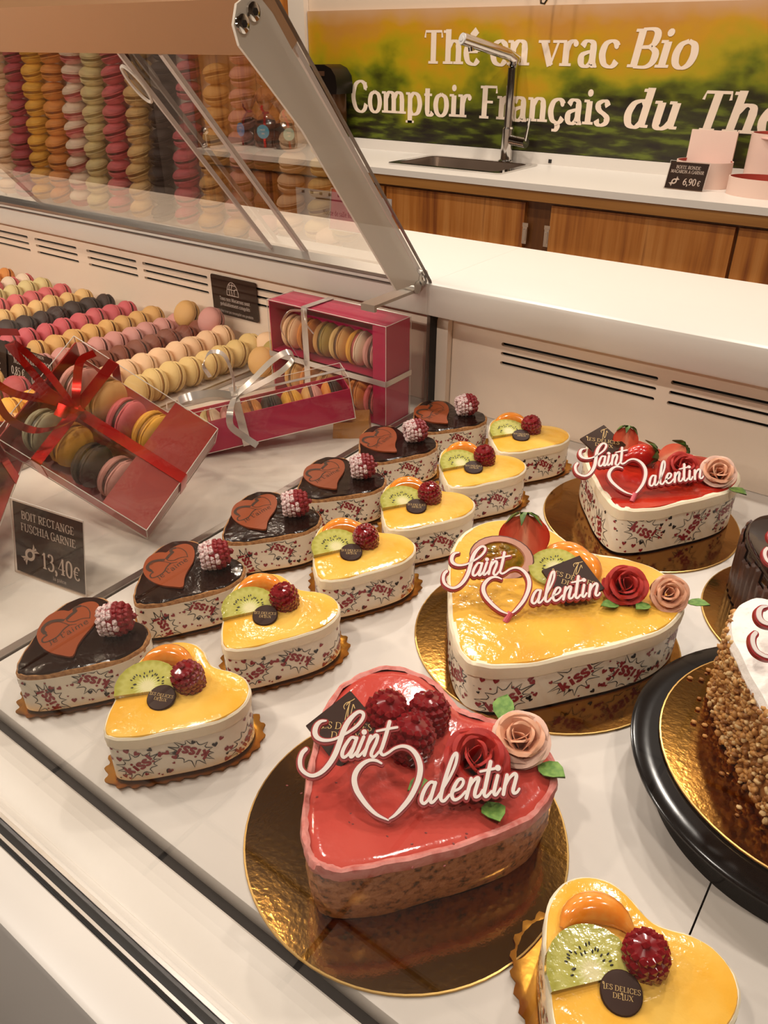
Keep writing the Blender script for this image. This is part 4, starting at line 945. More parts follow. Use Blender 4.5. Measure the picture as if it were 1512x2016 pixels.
r = rose(t, ROSER, ROSER, .030, seed=5); r.location = (.026, .017, .0575); r.rotation_euler = (math.radians(34), math.radians(-14), 1)
r = rose(t, ROSEP, ROSEP2, .030, seed=6); r.location = (.062, .030, .0585); r.rotation_euler = (math.radians(38), math.radians(16), 0)
for x, y, a in ((.080, .014, -2.0), (.044, .012, 2.3), (.040, .030, .6)):
    l = leaf(t, .022, .0075, LEAF); l.location = (x, y, .0585); l.rotation_euler = (.1, 0, a)
MB().tube([(.004, -.072, .057), (.004, -.064, .063)], .0026, 10).build('plate_pick', M('pink_plastic_pick', 'd8606a', .3), t)
greeting_plate(t, (.003, -.066, .0620), (.79, .61, 0), math.radians(31), .137)
# --- dark chocolate one at the right
round_board('gold_cake_board', 'round gold board under the tall dark chocolate cake', -.012, .703, .105)
BARK = M('chocolate_bark', '3a1e12', .35, nz=(60, '5a3220', .5, .75), bmp=(120, .4, .0015)); CHG = M('mirror_chocolate', '1c0c08', .08, coat=.8, bmp=(40, .12, .002))
t = thing('dark_chocolate_heart_cake', 'tall dark chocolate cake with white chocolate curls', 'cake', (-.016, .695, .0016), 0)
hs = heart(.165, 4)
m = MB(); rings(m, hs, [(-.003, .001), (-.001, .004), (0, .05), (-.001, .064), (-.003, .0665), (-.006, .067)], dome=.0006); m.build('chocolate_glaze', CHG, t)
n = len(hs); fn_, L_ = film_fn(hs, 0, .0006); rr_ = random.Random(9); u = 0
while u < L_-.006:
    w = rr_.uniform(.008, .014); h = rr_.uniform(.050, .064); m = MB(); vs = []
    for k, (q, s) in enumerate([(0, 0), (.33, .0016), (.66, .0012), (1, -.0005)]): vs += [fn_(u+q*w*1.15, .002, .0008+s), fn_(u+q*w*1.05+.001, h*(1-.04*k), .0012+s)]
    vs2 = [fn_(u+q*w*1.15, z, .0001) for q in (0, .33, .66, 1) for z in (.002, h*.98)]
    m.add(vs+vs2, [(0, 2, 3, 1), (2, 4, 5, 3), (4, 6, 7, 5), (8, 9, 11, 10), (10, 11, 13, 12), (12, 13, 15, 14), (1, 3, 11, 9), (3, 5, 13, 11), (5, 7, 15, 13), (0, 8, 10, 2), (2, 10, 12, 4), (4, 12, 14, 6), (0, 1, 9, 8), (6, 14, 15, 7)]); m.build('chocolate_bark_piece', BARK, t); u += w
WCH = M('white_chocolate_curl', 'e6d6a6', .45)
for x, y, a, L in ((-.054, .046, .5, .018), (-.030, .050, -.6, .026), (-.022, .028, 1.2, .022), (.01, .05, .2, .03)):
    m = MB(); pts = [Vector((.0045*math.cos(k*.55), -L/2, .0045*math.sin(k*.55)+.0045)) for k in range(11)]; vs = []
    for k, p in enumerate(pts): vs += [tuple(p), (p.x*.8, L/2, p.z*.9)]
    for k, p in enumerate(pts): vs += [(p.x*.86, -L/2, (p.z-.0045)*.86+.0045), (p.x*.66, L/2, (p.z*.9-.0045)*.86+.0045)]
    f = [(2*k, 2*k+2, 2*k+3, 2*k+1) for k in range(10)]; f += [tuple(i+22 for i in q[::-1]) for q in f]; m.add(vs, f); o = m.build('white_chocolate_curl', WCH, t); o.location = (x, y, .0675); o.rotation_euler = (0, 0, a)
greeting_plate(t, (.012, -.048, .0735), (.82, .57, 0), math.radians(31), .137)
# --- almond cake on a black stand
BLK = M('black_glossy_plastic', '0e0806', .16, spec=.3)
t = thing('black_cake_stand', 'round black glossy cake stand under the almond cake', 'cake stand', (.024, .478, 0))
MB().lathe([(.0001, .0400), (.115, .0400), (.126, .0412), (.1285, .0400), (.1285, .0385), (.122, .0340), (.118, .0320), (.0001, .032)], 80).build('plate', BLK, t)
MB().lathe([(.100, .0325), (.107, .0300), (.106, .012), (.108, .004), (.1085, .0), (.0001, .0)], 80).build('base_drum', BLK, t)
round_board('gold_cake_board', 'round gold board on the black stand', .024, .482, .1105, .0405)
t = thing('almond_heart_cake', 'sugar dusted heart cake with chopped almond sides on black stand', 'cake', (.024, .478, .0425), math.radians(2))
hs = heart(.176, 4); HA = .070
SUGT = M('icing_sugar_top', 'f3ece4', .95, nz=(240, 'dcc9c0', .60, .80), bmp=(220, .5, .0015)); CRUST = M('caramel_cream', 'a8713a', .6)
m = MB(); rings(m, hs, [(-.006, .0), (-.005, .004), (-.004, HA-.008)], top=False); m.build('cream_side', CRUST, t)
m = MB(); rings(m, hs, [(-.004, HA-.012), (-.002, HA-.006), (-.004, HA), (-.010, HA+.0025), (-.018, HA+.003)], dome=.002, wob=rim_wob(.0012, 9, 23)); m.build('sugar_top', SUGT, t)
fn_, L_ = film_fn(hs, 0, .0006); rr_ = random.Random(12); m = MB()
for i in range(2600):
    u = rr_.uniform(0, L_); v = rr_.uniform(.001, HA-.004+.003*math.sin(u*60)); s = rr_.uniform(.0013, .0030); p = fn_(u, v, -.0045+rr_.uniform(0, .002))
    k0 = len(m.v); m.blob((0, 0, 0), (s*1.25, s*.9, s*.7), 1, rr_.choice([0, 0, 1, 2]), .16, Matrix.Rotation(rr_.uniform(0, 6), 3, 'X') @ Matrix.Rotation(rr_.uniform(0, 6), 3, 'Z'))
    for j in range(k0, len(m.v)): q = m.v[j]; m.v[j] = (q[0]+p[0], q[1]+p[1], q[2]+p[2])
for i in range(46):
    u = rr_.uniform(0, L_); p = fn_(u, .0, .003+rr_.random()**2*.010); s = rr_.uniform(.0010, .0022); m.blob((p[0], p[1], s*.7), (s*1.2, s*.9, s*.7), 1, rr_.choice([0, 1, 2]), .15)
tag(m.build('chopped_almonds', [M('almond_tan', 'c08a4c', .5, sss=.1), M('almond_pale', 'd8b27c', .5, sss=.1), M('almond_brown', '96602c', .5)], t, True, 60), kind='stuff')
greeting_plate(t, (-.001, -.020, HA+.0115), (.82, .57, 0), math.radians(31), .137)
# ================================================================ MACARONS
MR = .0238
FLAV = {  # shell colour, filling colour
 'beige': ('d8b878', 'a8783c'), 'cream': ('e6bf98', 'b98f5e'), 'brown': ('7d4634', '3a2018'), 'mauve': ('c98e86', '5a3430'), 'tan': ('d2a364', '6a4424'), 'coral': ('c65a62', '4a2420'),
 'black': ('3c2c28', '1c1412'), 'custard': ('dfb679', 'a3763a'), 'pink': ('cf6668', '6a2a2a'), 'pale': ('d9c48c', 'a89258'), 'white': ('e4cdb4', 'b0504c'), 'orange': ('d58a45', '8a4a1c'),
 'yellow': ('dca33e', 'a06a20'), 'rosechoc': ('a8454c', '4a2a1c'), 'olive': ('a8904a', '6a5a2a'), 'grey': ('8f8a70', '4a463a'), 'peach': ('e0ad74', 'a87a48')}
def shell_mb(sg):
    rnd = random.Random(3); mb = MB(); n = 22
    prof = [(.0003, .0168), (.0085, .0163), (.0155, .0143), (.0205, .0112), (.0232, .0078), (.0236, .0060), (.0228, .0052), (.0241, .0042), (.0236, .0026), (.0222, .0021)]
    mb.lathe(prof, n); k = len(prof)
    for i in range(n):
        for q in (6, 7, 8):
            x, y, z = mb.v[i*k+q]; s = 1+rnd.uniform(-.03, .035); mb.v[i*k+q] = (x*s, y*s, z+rnd.uniform(-.0004, .0004))
    if sg < 0: mb.v = [(x, -y, -z) for x, y, z in mb.v]
    return mb
MAC = {}
def mac_data(fl, second=None):
    key = (fl, second)
    if key in MAC: return MAC[key]
    sh, fi = FLAV[fl]; ms = M('macaron_shell_'+fl, sh, .62, nz=(120, sh, .3, .7), bmp=(900, .25, .0004)) if ('macaron_shell_'+fl) not in MATS else MATS['macaron_shell_'+fl]
    m2 = ms
    if second: m2 = M('macaron_shell_'+second, FLAV[second][0], .62, bmp=(900, .25, .0004))
    mf = M('macaron_filling_'+fl, fi, .5)
    out = []
    for sg, mm in ((1, ms), (-1, m2)):
        o = shell_mb(sg).build('shell', mm); out.append(o.data); bpy.data.objects.remove(o)
    o = MB().lathe([(.0003, .0026), (.0212, .0026), (.0220, .0012), (.0220, -.0012), (.0212, -.0026), (.0003, -.0026)], 20).build('filling', mf); out.append(o.data); bpy.data.objects.remove(o)
    MAC[key] = out; return out
def macaron(fl, loc, rot, label, group, sc=1.0, second=None):
    t = thing('macaron', label, 'macaron', loc, 0, group); t.rotation_euler = rot; t.scale = (sc,)*3
    a, b, c = mac_data(fl, second)
    for d, nm in ((a, 'shell'), (b, 'shell'), (c, 'filling')): o = bpy.data.objects.new(nm, d); COL.objects.link(o); o.parent = t
    return t
rm = random.Random(21)
CN = {'beige': 'beige', 'cream': 'creamy pink', 'brown': 'chocolate brown', 'mauve': 'mauve pink', 'tan': 'tan', 'coral': 'coral pink', 'black': 'black', 'custard': 'custard yellow', 'pink': 'bright pink', 'pale': 'pale green', 'white': 'white and pink', 'orange': 'orange', 'yellow': 'golden yellow', 'rosechoc': 'raspberry red', 'peach': 'peach'}
ROWS = [(-.934, 'beige', .630, .885), (-1.001, 'cream', .630, .885), (-1.062, 'brown', .640, .885), (-1.124, 'mauve', .620, .89), (-1.192, 'tan', .640, .89), (-1.262, 'coral', .61, .885), (-1.334, 'black', .40, .888), (-1.402, 'custard', .40, .886),
        (-1.470, 'pink', .38, .886), (-1.540, 'pale', .38, .886), (-1.605, 'white', .38, .886), (-1.675, 'orange', .38, .886), (-1.745, 'yellow', .38, .886), (-1.815, 'rosechoc', .38, .886), (-1.885, 'cream', .38, .886)]
FRONT = [(-.945, 'peach', .40, .50), (-1.005, 'yellow', .40, .56), (-1.07, 'rosechoc', .40, .54), (-1.14, 'custard', .40, .54), (-1.21, 'orange', .40, .54), (-1.275, 'pale', .40, .54)]
tray = thing('macaron_tray', 'low white tray with metal edge under the macaron rows', 'tray', (-1.42, .645, 0))
MB().box((-.52, -.275, .0004), (.52, .275, .003)).build('tray_floor', WHITE, tray)
MB().box((-.525, -.28, .0004), (.525, -.275, .007)).box((.52, -.275, .0004), (.525, .275, .007)).box((-.525, -.275, .0004), (-.52, .275, .007)).build('metal_edge', ALU, tray)
ORD = 'first second third fourth fifth sixth seventh eighth ninth tenth eleventh twelfth thirteenth fourteenth fifteenth sixteenth seventeenth'.split()
def place_row(x, fl, ya, yb, where, second=None):
    y = yb; k = 0
    while y > ya:
        macaron(fl, (x+rm.uniform(-.003, .003), y, .0262+rm.uniform(0, .002)), (math.radians(70+rm.uniform(-7, 7)), 0, math.radians(rm.uniform(-9, 9))),
                '%s macaron %s from back, %s' % (CN[fl], ORD[k], where), 'macarons in the %s' % where, rm.uniform(.95, 1.05), second); y -= rm.uniform(.0325, .035); k += 1
for i, (x, fl, ya, yb) in enumerate(ROWS):
    w = {0: '%s row nearest the partition', 14: 'farthest left %s row'}.get(i, 'long %s row')
    place_row(x, fl, ya, yb, w % CN[fl], 'pink' if fl == 'white' else None)
for x, fl, ya, yb in FRONT: place_row(x, fl, ya, yb, 'short %s row before the price cards' % CN[fl])
# a few stray ones laid against the back panel
for fl, x, y, z, a in (('tan', -1.10, .895, .050, 62), ('mauve', -1.035, .893, .050, 60), ('cream', -.905, .897, .030, 66), ('olive', -.872, .880, .028, 68), ('tan', -.868, .845, .027, 66)):
    macaron(fl, (x, y, z+.002), (math.radians(a), 0, math.radians(6)), 'stray %s macaron leaning against the back panel' % CN.get(fl, fl) + (' near the boxes' if x > -.87 else ''), 'stray macarons by the back panel')

# ================================================================ boxes of macarons
FUCH = M('fuchsia_card', 'b5174f', .4); REDC = M('red_card', '9c1c08', .35); FILMC = thin_glass('clear_box_film', 'fbf9f6', .0, .45)
SILV = M('silver_ribbon', 'd6cfc9', .22, metal=.6); REDR = M('red_foil_ribbon', 'b3170f', .18, metal=.75)
CREASE = M('film_crease', 'd9d0c8', .15, spec=.8)
def boxed(name, label, a, b, n, c):
    """Empty whose local axes are a, b, n (world directions) at centre c"""
    a = Vector(a).normalized(); b = Vector(b); b = (b-a*b.dot(a)).normalized(); n = a.cross(b)
    t = thing(name, label, 'macaron box'); t.matrix_world = Matrix(((a.x, b.x, n.x, c[0]), (a.y, b.y, n.y, c[1]), (a.z, b.z, n.z, c[2]), (0, 0, 0, 1))); return t
def in_box(t, fl, p, axis, label, group, sc=1.0, second=None):
    mw = t.matrix_basis.copy(); w = mw @ Vector(p); ax = (mw.to_3x3() @ Vector(axis)).normalized()
    m = macaron(fl, w, (0, 0, 0), label, group, sc, second); m.rotation_euler = ax.to_track_quat('Z', 'Y').to_euler(); return m
def film_box(t, x, y, z):
    s = MB().box((-x, -y, -z), (x, y, z)); s.build('clear_sleeve', FILMC, t, False)
    e = MB(); r = .0005
    for sy in (-1, 1):
        for sz in (-1, 1): e.tube([(-x, sy*y, sz*z), (x, sy*y, sz*z)], r, 5)
    for sx in (-1, 1):
        for sz in (-1, 1): e.tube([(sx*x, -y, sz*z), (sx*x, y, sz*z)], r, 5)
        for sy in (-1, 1): e.tube([(sx*x, sy*y, -z), (sx*x, sy*y, z)], r, 5)
    e.build('sleeve_crease', CREASE, t)
def loopy(t, pts, w, mat, up, name='ribbon_loop'): return MB().ribbon(crom(pts, 6), w, up, .00025).build(name, mat, t)
# --- upright fuchsia box against the back panel
X0, X1, Y0, Y1, Z1 = -.812, -.598, .812, .868, .146
t = thing('fuchsia_macaron_box', 'upright fuchsia box with two tiers of macarons beside the partition', 'macaron box', ((X0+X1)/2, (Y0+Y1)/2, 0))
hx, hy = (X1-X0)/2, (Y1-Y0)/2
MB().box((-hx, hy-.002, .001), (hx, hy, Z1)).build('back_card', FUCH, t); MB().box((-hx, -hy, Z1-.0015), (hx, hy-.002, Z1)).build('top_card', FUCH, t)
MB().box((-hx, -hy+.001, .001), (-hx+.0015, hy-.002, Z1-.0015)).box((hx-.0015, -hy, .001), (hx, hy-.002, Z1-.0015)).build('side_card', FUCH, t)
MB().box((hx-.022, -hy, .001), (hx-.0015, -hy+.001, Z1-.0015)).build('front_strip', FUCH, t); MB().box((-hx, -hy, .001), (hx-.0015, hy-.002, .0022)).build('bottom_card', FUCH, t)
MB().box((-hx+.002, -hy+.002, .070), (hx-.002, hy-.003, .0712)).build('tier_card', FUCH, t)
f = bpy.data.objects.new('sleeve', None); COL.objects.link(f); f.parent = t; f.location = (0, 0, Z1/2+.0006); film_box(f, hx+.0012, hy+.0012, Z1/2)
tier = ['cream', 'orange', 'olive', 'tan', 'white', 'mauve', 'coral']; t2 = [None, None, 'tan', 'beige', 'yellow', 'mauve', 'white']
low = ['tan', 'orange', 'custard', 'tan', 'orange', 'pink', 'olive']
for k in range(6):
    x = -hx+.028+k*.0305
    in_box(t, tier[k], (x, -.002, .0968), (1, .12, rm.uniform(-.15, .15)), '%s macaron %s from left, upper tier of upright box' % (CN.get(tier[k], tier[k]), ORD[k]), 'macarons in the upright fuchsia box', 1.04, t2[k])
    in_box(t, low[k], (x, -.002, .0275), (1, .12, rm.uniform(-.1, .1)), '%s macaron %s from left, lower tier of upright box' % (CN.get(low[k], low[k]), ORD[k]), 'macarons in the upright fuchsia box', 1.03)
MB().ribbon([(-.035, hy+.002, Z1+.0015), (-.035, -hy-.002, Z1+.0020), (-.035, -hy-.0028, Z1-.01), (-.034, -hy-.0028, .07), (-.035, -hy-.0028, .003)], .011, (1, 0, 0), .0003).build('ribbon', SILV, t)
MB().ribbon([(-hx-.002, -hy-.0030, .066), (hx+.0022, -hy-.0030, .066), (hx+.0026, -hy-.001, .066), (hx+.0026, hy+.002, .066)], .008, (0, 0, 1), .0003).build('ribbon', SILV, t)
loopy(t, [(-.034, -hy-.005, Z1-.002), (-.050, -hy-.018, Z1-.004), (-.064, -hy-.020, Z1-.030), (-.056, -hy-.012, Z1-.055), (-.036, -hy-.006, Z1-.085)], .006, SILV, [(.3, -.6, .6)]*25)
loopy(t, [(-.034, -hy-.005, Z1-.004), (-.022, -hy-.014, Z1-.016), (-.012, -hy-.010, Z1-.030)], .006, SILV, [(.6, -.5, .5)]*13)
# --- long fuchsia box lying in front of it, its right end up on a small gold box
a = Vector((.60, .745, .135)).normalized(); cR = Vector((-.606, .752, .035)); Lb = .235
ctr = cR-a*(Lb/2)+Vector((-.765, .64, 0))*.026+Vector((-.09, -.11, .98))*.027
t = boxed('long_fuchsia_macaron_box', 'long fuchsia box of macarons with silver bow resting on gold box', a, (-.765, .64, 0), None, ctr)
hx, hy, hz = Lb/2, .026, .027
MB().box((-hx, -hy, -hz), (hx, -hy+.0012, .016)).build('front_card', FUCH, t); MB().box((-hx, hy-.0012, -hz), (hx, hy, .016)).build('back_card', FUCH, t)
MB().box((-hx, -hy+.0012, -hz), (hx, hy-.0012, -hz+.0012)).build('bottom_card', FUCH, t)
MB().box((hx-.0012, -hy+.0012, -hz+.0012), (hx, hy-.0012, .016)).box((-hx, -hy+.0012, -hz+.0012), (-hx+.0012, hy-.0012, .016)).build('end_card', FUCH, t)
f = bpy.data.objects.new('sleeve', None); COL.objects.link(f); f.parent = t; f.location = (0, 0, .003); film_box(f, hx+.001, hy+.001, .030)
lst = [('white', 'yellow'), ('white', 'pale'), ('pink', 'mauve'), ('orange', None), ('black', None), ('yellow', None), ('mauve', 'tan'), ('black', 'orange')]
for k, (fl, s2) in enumerate(lst[::1]):
    x = -hx+.022+k*.0275
    in_box(t, fl, (x, 0, -.0015), (1, rm.uniform(-.08, .08), .05), '%s macaron in the long fuchsia box, %s' % (CN.get(fl, fl), ['at its left end', 'second from its left end', 'under the bow', 'right of the bow', 'mid box', 'right of mid box', 'second from its right end', 'at its right end'][k]), 'macarons in the long fuchsia box', .93, s2)
MB().ribbon([(-.030, hy+.002, -.02), (-.030, hy+.002, .0335), (-.030, -hy-.002, .0340), (-.030, -hy-.0026, .030), (-.030, -hy-.0026, -hz-.001)], .0105, (1, 0, 0), .0003).build('ribbon', SILV, t)
MB().ribbon([(-hx-.002, 0, .0338), (hx+.002, 0, .0338)], .007, (0, 1, 0), .0003).build('ribbon', SILV, t)
kx = (-.030, -.012, .037)
loopy(t, [kx, (-.055, -.020, .050), (-.085, -.028, .056), (-.100, -.022, .050), (-.085, -.010, .044), (-.055, -.008, .040), kx], .010, SILV, [(0, .55, .8)]*37)
loopy(t, [kx, (-.005, -.014, .052), (.028, -.006, .070), (.050, .0, .074), (.056, .006, .062), (.035, .004, .048), (0, -.004, .040), kx], .009, SILV, [(0, .8, .5)]*43)
loopy(t, [kx, (-.026, .0, .060), (-.030, .010, .085), (-.046, .012, .092), (-.058, .004, .080), (-.054, -.004, .066)], .008, SILV, [(.3, .8, .2)]*31)
loopy(t, [kx, (-.040, -.040, .030), (-.044, -.046, .012), (-.030, -.050, -.006), (-.018, -.056, -.018)], .0085, SILV, [(.9, .1, .2)]*25)
MB().blob(kx, (.006, .005, .004), 1, 0, .2).build('knot', SILV, t)
# gold box
t = thing('gold_card_box', 'small crumpled gold paper box propping the long fuchsia box', 'box', (-.628, .772, 0), math.radians(38))
m = MB(); vs = [(-.026, -.020, 0), (.026, -.020, 0), (.028, .020, 0), (-.026, .020, 0), (-.024, -.018, .024), (.024, -.021, .027), (.026, .018, .026), (-.024, .020, .023), (0, -.0225, .0262), (.001, -.021, 0)]
m.add(vs, [(0, 9, 8, 4), (9, 1, 5, 8), (1, 2, 6, 5), (2, 3, 7, 6), (3, 0, 4, 7), (4, 8, 5, 6, 7), (3, 2, 1, 9, 0)]); KRAFT = M('gold_kraft_paper', 'b98243', .45, metal=.25, bmp=(60, .5, .003)); m.build('box_body', KRAFT, t, False)
MB().box((-.024, -.024, .016), (.002, -.0225, .0258)).build('tuck_flap', KRAFT, t)
# --- red transparent boxes
def red_box(label, a, b, c, which, fls, hx=.088, hy=.066, hz=.0265):
    t = boxed('red_macaron_box', label, a, b, None, c); n = t.matrix_world.col[2]
    MB().box((-hx, -hy, -hz), (hx, hy, -hz+.0012)).build('base_card', REDC, t)
    MB().box((hx-.052, -hy, hz-.0012), (hx, hy, hz-.0002)).box((hx-.0012, -hy, -hz+.0012), (hx, hy, hz-.0012)).build('red_end_panel', REDC, t, False)
    MB().box((-hx, -hy, -hz+.0012), (-hx+.0012, hy, hz-.012)).build('end_card', REDC, t)
    film_box(t, hx+.0008, hy+.0008, hz+.0008)
    g = 'macarons in the %s red box' % which; wd = ['one', 'two', 'three', 'four', 'five', 'six', 'seven', 'eight']
    for k, fl in enumerate(fls):
        r_, q = k % 2, k//2
        in_box(t, fl, (-hx+.028+q*.0300, (-.031 if r_ else .031)+.004*math.sin(q*2.1), -.0005), (1, .10*math.sin(k*1.7), .36), '%s macaron %s in %s row of %s red box' % (CN.get(fl, fl), ORD[q], 'near' if r_ else 'far', which), g, 1.0)
    z = hz+.0018
    MB().ribbon([(-hx-.002, -.0, z), (hx+.0012, 0, z), (hx+.002, 0, z-.003), (hx+.002, 0, -hz)], .0115, (0, 1, 0), .0003).build('ribbon', REDR, t)
    MB().ribbon([(-.040, -hy-.0012, -hz), (-.040, -hy-.0012, z-.001), (-.040, -hy, z+.0004), (-.040, hy, z+.0004), (-.040, hy+.0012, z-.001), (-.040, hy+.0012, -hz)], .0115, (1, 0, 0), .0003).build('ribbon', REDR, t)
    k = (-.040, 0, z+.003)
    loopy(t, [k, (-.062, -.004, z+.022), (-.090, .002, z+.042), (-.118, .012, z+.036), (-.118, .020, z+.018), (-.085, .016, z+.010), k], .009, REDR, [(.1, .8, -.5)]*37)
    loopy(t, [k, (-.058, -.012, z+.030), (-.085, -.030, z+.052), (-.128, -.026, z+.060), (-.150, -.004, z+.046), (-.142, .016, z+.028), (-.128, .034, z+.014)], .0085, REDR, [(.1, .8, -.5)]*37)
    loopy(t, [k, (-.030, -.018, z+.026), (-.044, -.046, z+.044), (-.070, -.052, z+.048), (-.096, -.040, z+.052)], .008, REDR, [(.4, .7, .4)]*25)
    loopy(t, [k, (-.030, -.006, z+.014), (-.038, -.012, z+.024), (-.050, -.014, z+.022)], .013, REDR, [(.1, .9, .2)]*19)
    loopy(t, [k, (-.052, .020, z+.008), (-.066, .046, z+.004), (-.060, .062, z+.004)], .009, REDR, [(.9, .3, .2)]*19)
    MB().blob(k, (.006, .006, .0035), 1, 0, .2).build('knot', REDR, t); return t
red_box('clear box of macarons with red end and red bow beside the partition', (.132, .06, -.089), (-.008, .108, .075), (-.688, .436, .102), 'tied clear',
        ['mauve', 'grey', 'peach', 'yellow', 'coral', 'black', 'yellow', 'mauve'])
red_box('partly seen red macaron box behind the price card at left', (.5, -.75, -.42), (.75, .6, 0), (-.792, .284, .070), 'left corner', ['pink', 'cream', 'mauve', 'pink', 'peach', 'coral', 'cream', 'pink'])
# --- price cards
ACR = thin_glass('acrylic_holder', 'f8f5f2', .0, .4); CARD = M('dark_brown_card', '2e1f18', .5, spec=.2, nz=(18, '4a3626', .5, .8)); CTXT = M('pale_card_print', 'cdbdb2', .5)
def price_card(label, o, u, v, W, H, draw, foot=True):
    t = thing('price_card', label, 'price card'); u = Vector(u).normalized(); v = Vector(v); v = (v-u*v.dot(u)).normalized(); n = u.cross(v)
    t.matrix_world = Matrix(((u.x, v.x, n.x, o[0]), (u.y, v.y, n.y, o[1]), (u.z, v.z, n.z, o[2]), (0, 0, 0, 1)))
    MB().box((0, 0, -.0006), (W, H, 0)).build('card', CARD, t)
    if foot:
        MB().box((-.002, -.002, .0006), (W+.002, H+.003, .0016)).build('acrylic_front', ACR, t, False)
        e = MB(); [e.tube([p, q], .0005, 5) for p, q in (((-.002, H+.003, .001), (W+.002, H+.003, .001)), ((W+.002, -.002, .001), (W+.002, H+.003, .001)), ((-.002, -.002, .001), (-.002, H+.003, .001)))]; e.build('acrylic_edge', CREASE, t)
        MB().box((-.002, -.002, -.040), (W+.002, -.001, .0016)).build('acrylic_foot', ACR, t, False)
    m = MB(); fn = lambda x, y, w=0: (x, y, .0002+w)
    draw(m, fn); m.build('printed_text', CTXT, t, False); return t
def candy(m, fn, x, y, s):
    cs, sn = math.cos(.75), math.sin(.75); R = lambda a, b: (x+s*(a*cs-b*sn), y+s*(a*sn+b*cs))
    ring = [(.5*math.cos(2*PI*i/20), .42*math.sin(2*PI*i/20)) for i in range(21)]
    ps = stroke_quads([R(*p) for p in ring], [s*.28]*21)
    for sg in (-1, 1):
        ps += [[R(sg*.5, -.12), R(sg*1.15, -.5), R(sg*1.0, -.16), R(sg*.55, .0)], [R(sg*.55, .0), R(sg*1.05, -.1), R(sg*1.05, .14), R(sg*.55, .06)], [R(sg*.5, .12), R(sg*.55, .03), R(sg*1.0, .2), R(sg*1.15, .5)]]
    add_polys(m, ps, fn)
def draw1340(m, fn):
    W = .094; P = lambda *a, **k: add_polys(m, text_polys(*a, **k), fn)
    P('BOIT RECTANGE', .0118, .11, .05, W/2, .0600, 'c', sx=.80); P('FUSCHIA GARNIE', .0118, .11, .05, W/2, .0470, 'c', sx=.80)
    P('13,40', .0250, .12, .05, .036, .0125, sx=.80); P('\u20ac', .0200, .12, .05, .079, .0125, sx=.8); P('la pi\u00e8ce', .0055, .08, .05, .060, .0035, 'c')
    candy(m, fn, .0205, .0225, .0115)
price_card('dark price card reading 13,40 euro in an acrylic stand', (-.695, .3035, .003), (.985, .17, 0), (.17, .24, .96), .094, .076, draw1340)
def dcard(name, price, two=None):
    def d(m, fn):
        W = .070; P = lambda *a, **k: add_polys(m, text_polys(*a, **k), fn)
        P('MACARON', .0062, .09, .04, W/2, .0540, 'c'); P(name, .0135, .10, .045, W/2, .040, 'c', sx=.72)
        if two: P(two, .0135, .10, .045, W/2, .0295, 'c', sx=.72)
        P(price, .0180, .10, .045, W/2, .011, 'c', sx=.8)
    return d
price_card('dark macaron price card reading CASSIS', (-1.262, .590, .004), (1, .02, 0), (0, .22, .97), .070, .060, dcard('CASSIS', '0,85 \u20ac'), False)
price_card('dark macaron price card reading CHOCOLAT NOIR', (-1.200, .594, .004), (1, .02, 0), (0, .22, .97), .070, .060, dcard('CHOCOLAT', '0,85 \u20ac', 'NOIR'), False)
price_card('dark macaron price card reading NOIX DE COCO', (-1.134, .588, .004), (1, .02, 0), (0, .22, .97), .070, .060, dcard('NOIX DE COCO', '0,85 \u20ac'), False)
# --- plaque on the vent panel
t = thing('notice_plaque', 'dark brown plaque with igloo symbol hanging over the vent slots', 'sign', (-1.062, .9275, .0555))
MB().prism(rrect(0, 0, .110, .068, .004), -.0014, 0, 0, True, lambda x, y, w: (x, w, y)).build('plate', M('plaque_brown', '2c1d15', .35), t)
m = MB(); fn = frame((0, -.0014, 0), (1, 0, 0), (0, 0, 1), .0002)
P = lambda *a, **k: add_polys(m, text_polys(*a, **k), fn)
P('Tous nos Macarons sont', .0088, .09, .05, .055, .0260, 'c', sx=.80); P('pr\u00e9alablement congel\u00e9s', .0088, .09, .05, .055, .0165, 'c', sx=.80); P('Veillez \u00e0 ne pas recongeler ces produits', .0064, .08, .05, .055, .0045, 'c', sx=.78)
ig = lambda pts, w=.0011: add_polys(m, stroke_quads([(.055+x, .037+y) for x, y in pts], [w]*len(pts)), fn)
ig([(.014*math.cos(PI*i/16)-.003, .023*math.sin(PI*i/16)) for i in range(17)]); ig([(-.017, 0), (.004, 0)]); ig([(-.016, .010), (.004, .010)]); ig([(-.012, .018), (.006, .018)]); ig([(-.004, 0), (-.006, .010), (-.003, .018), (-.002, .023)]); ig([(-.010, 0), (-.011, .010), (-.009, .018)])
ig([(.006+.005*math.cos(PI*i/10), .006+.006*math.sin(PI*i/10)) for i in range(11)]); ig([(.011, .006), (.011, 0), (.001, 0), (.001, .006)])
m.build('printed_text', CTXT, t, False)
# ================================================================ things on and around the back counter
t = thing('sink', 'stainless steel sink set into the white back counter', 'sink', ((SX0+SX1)/2, (SY0+SY1)/2, ZB))
hx, hy = (SX1-SX0)/2, (SY1-SY0)/2
m = MB(); holed_plate(m, rrect(-hx-.012, -hy-.012, hx+.012, hy+.012, .02), [rrect(-hx+.016, -hy+.016, hx-.016, hy-.016, .03)], lambda u, v, w: (u, v, .0005+w), .004); m.build('rim', STEEL, t)
DST = M('dark_steel_basin', '9a8676', .3, metal=.8); p = rrect(-hx+.016, -hy+.016, hx-.016, hy-.016, .03); q = [(x*.93, y*.9) for x, y in p]; n = len(p); m = MB()
m.add([(x, y, .002) for x, y in p]+[(x, y, -.14) for x, y in q], [(i, (i+1) % n, n+(i+1) % n, n+i) for i in range(n)]+[tuple(range(n, 2*n))]); m.build('basin', DST, t)
MB().lathe([(.0001, .002), (.022, .002), (.026, 0)], 20, 0, (0, 0, -.139)).build('drain', STEEL, t)
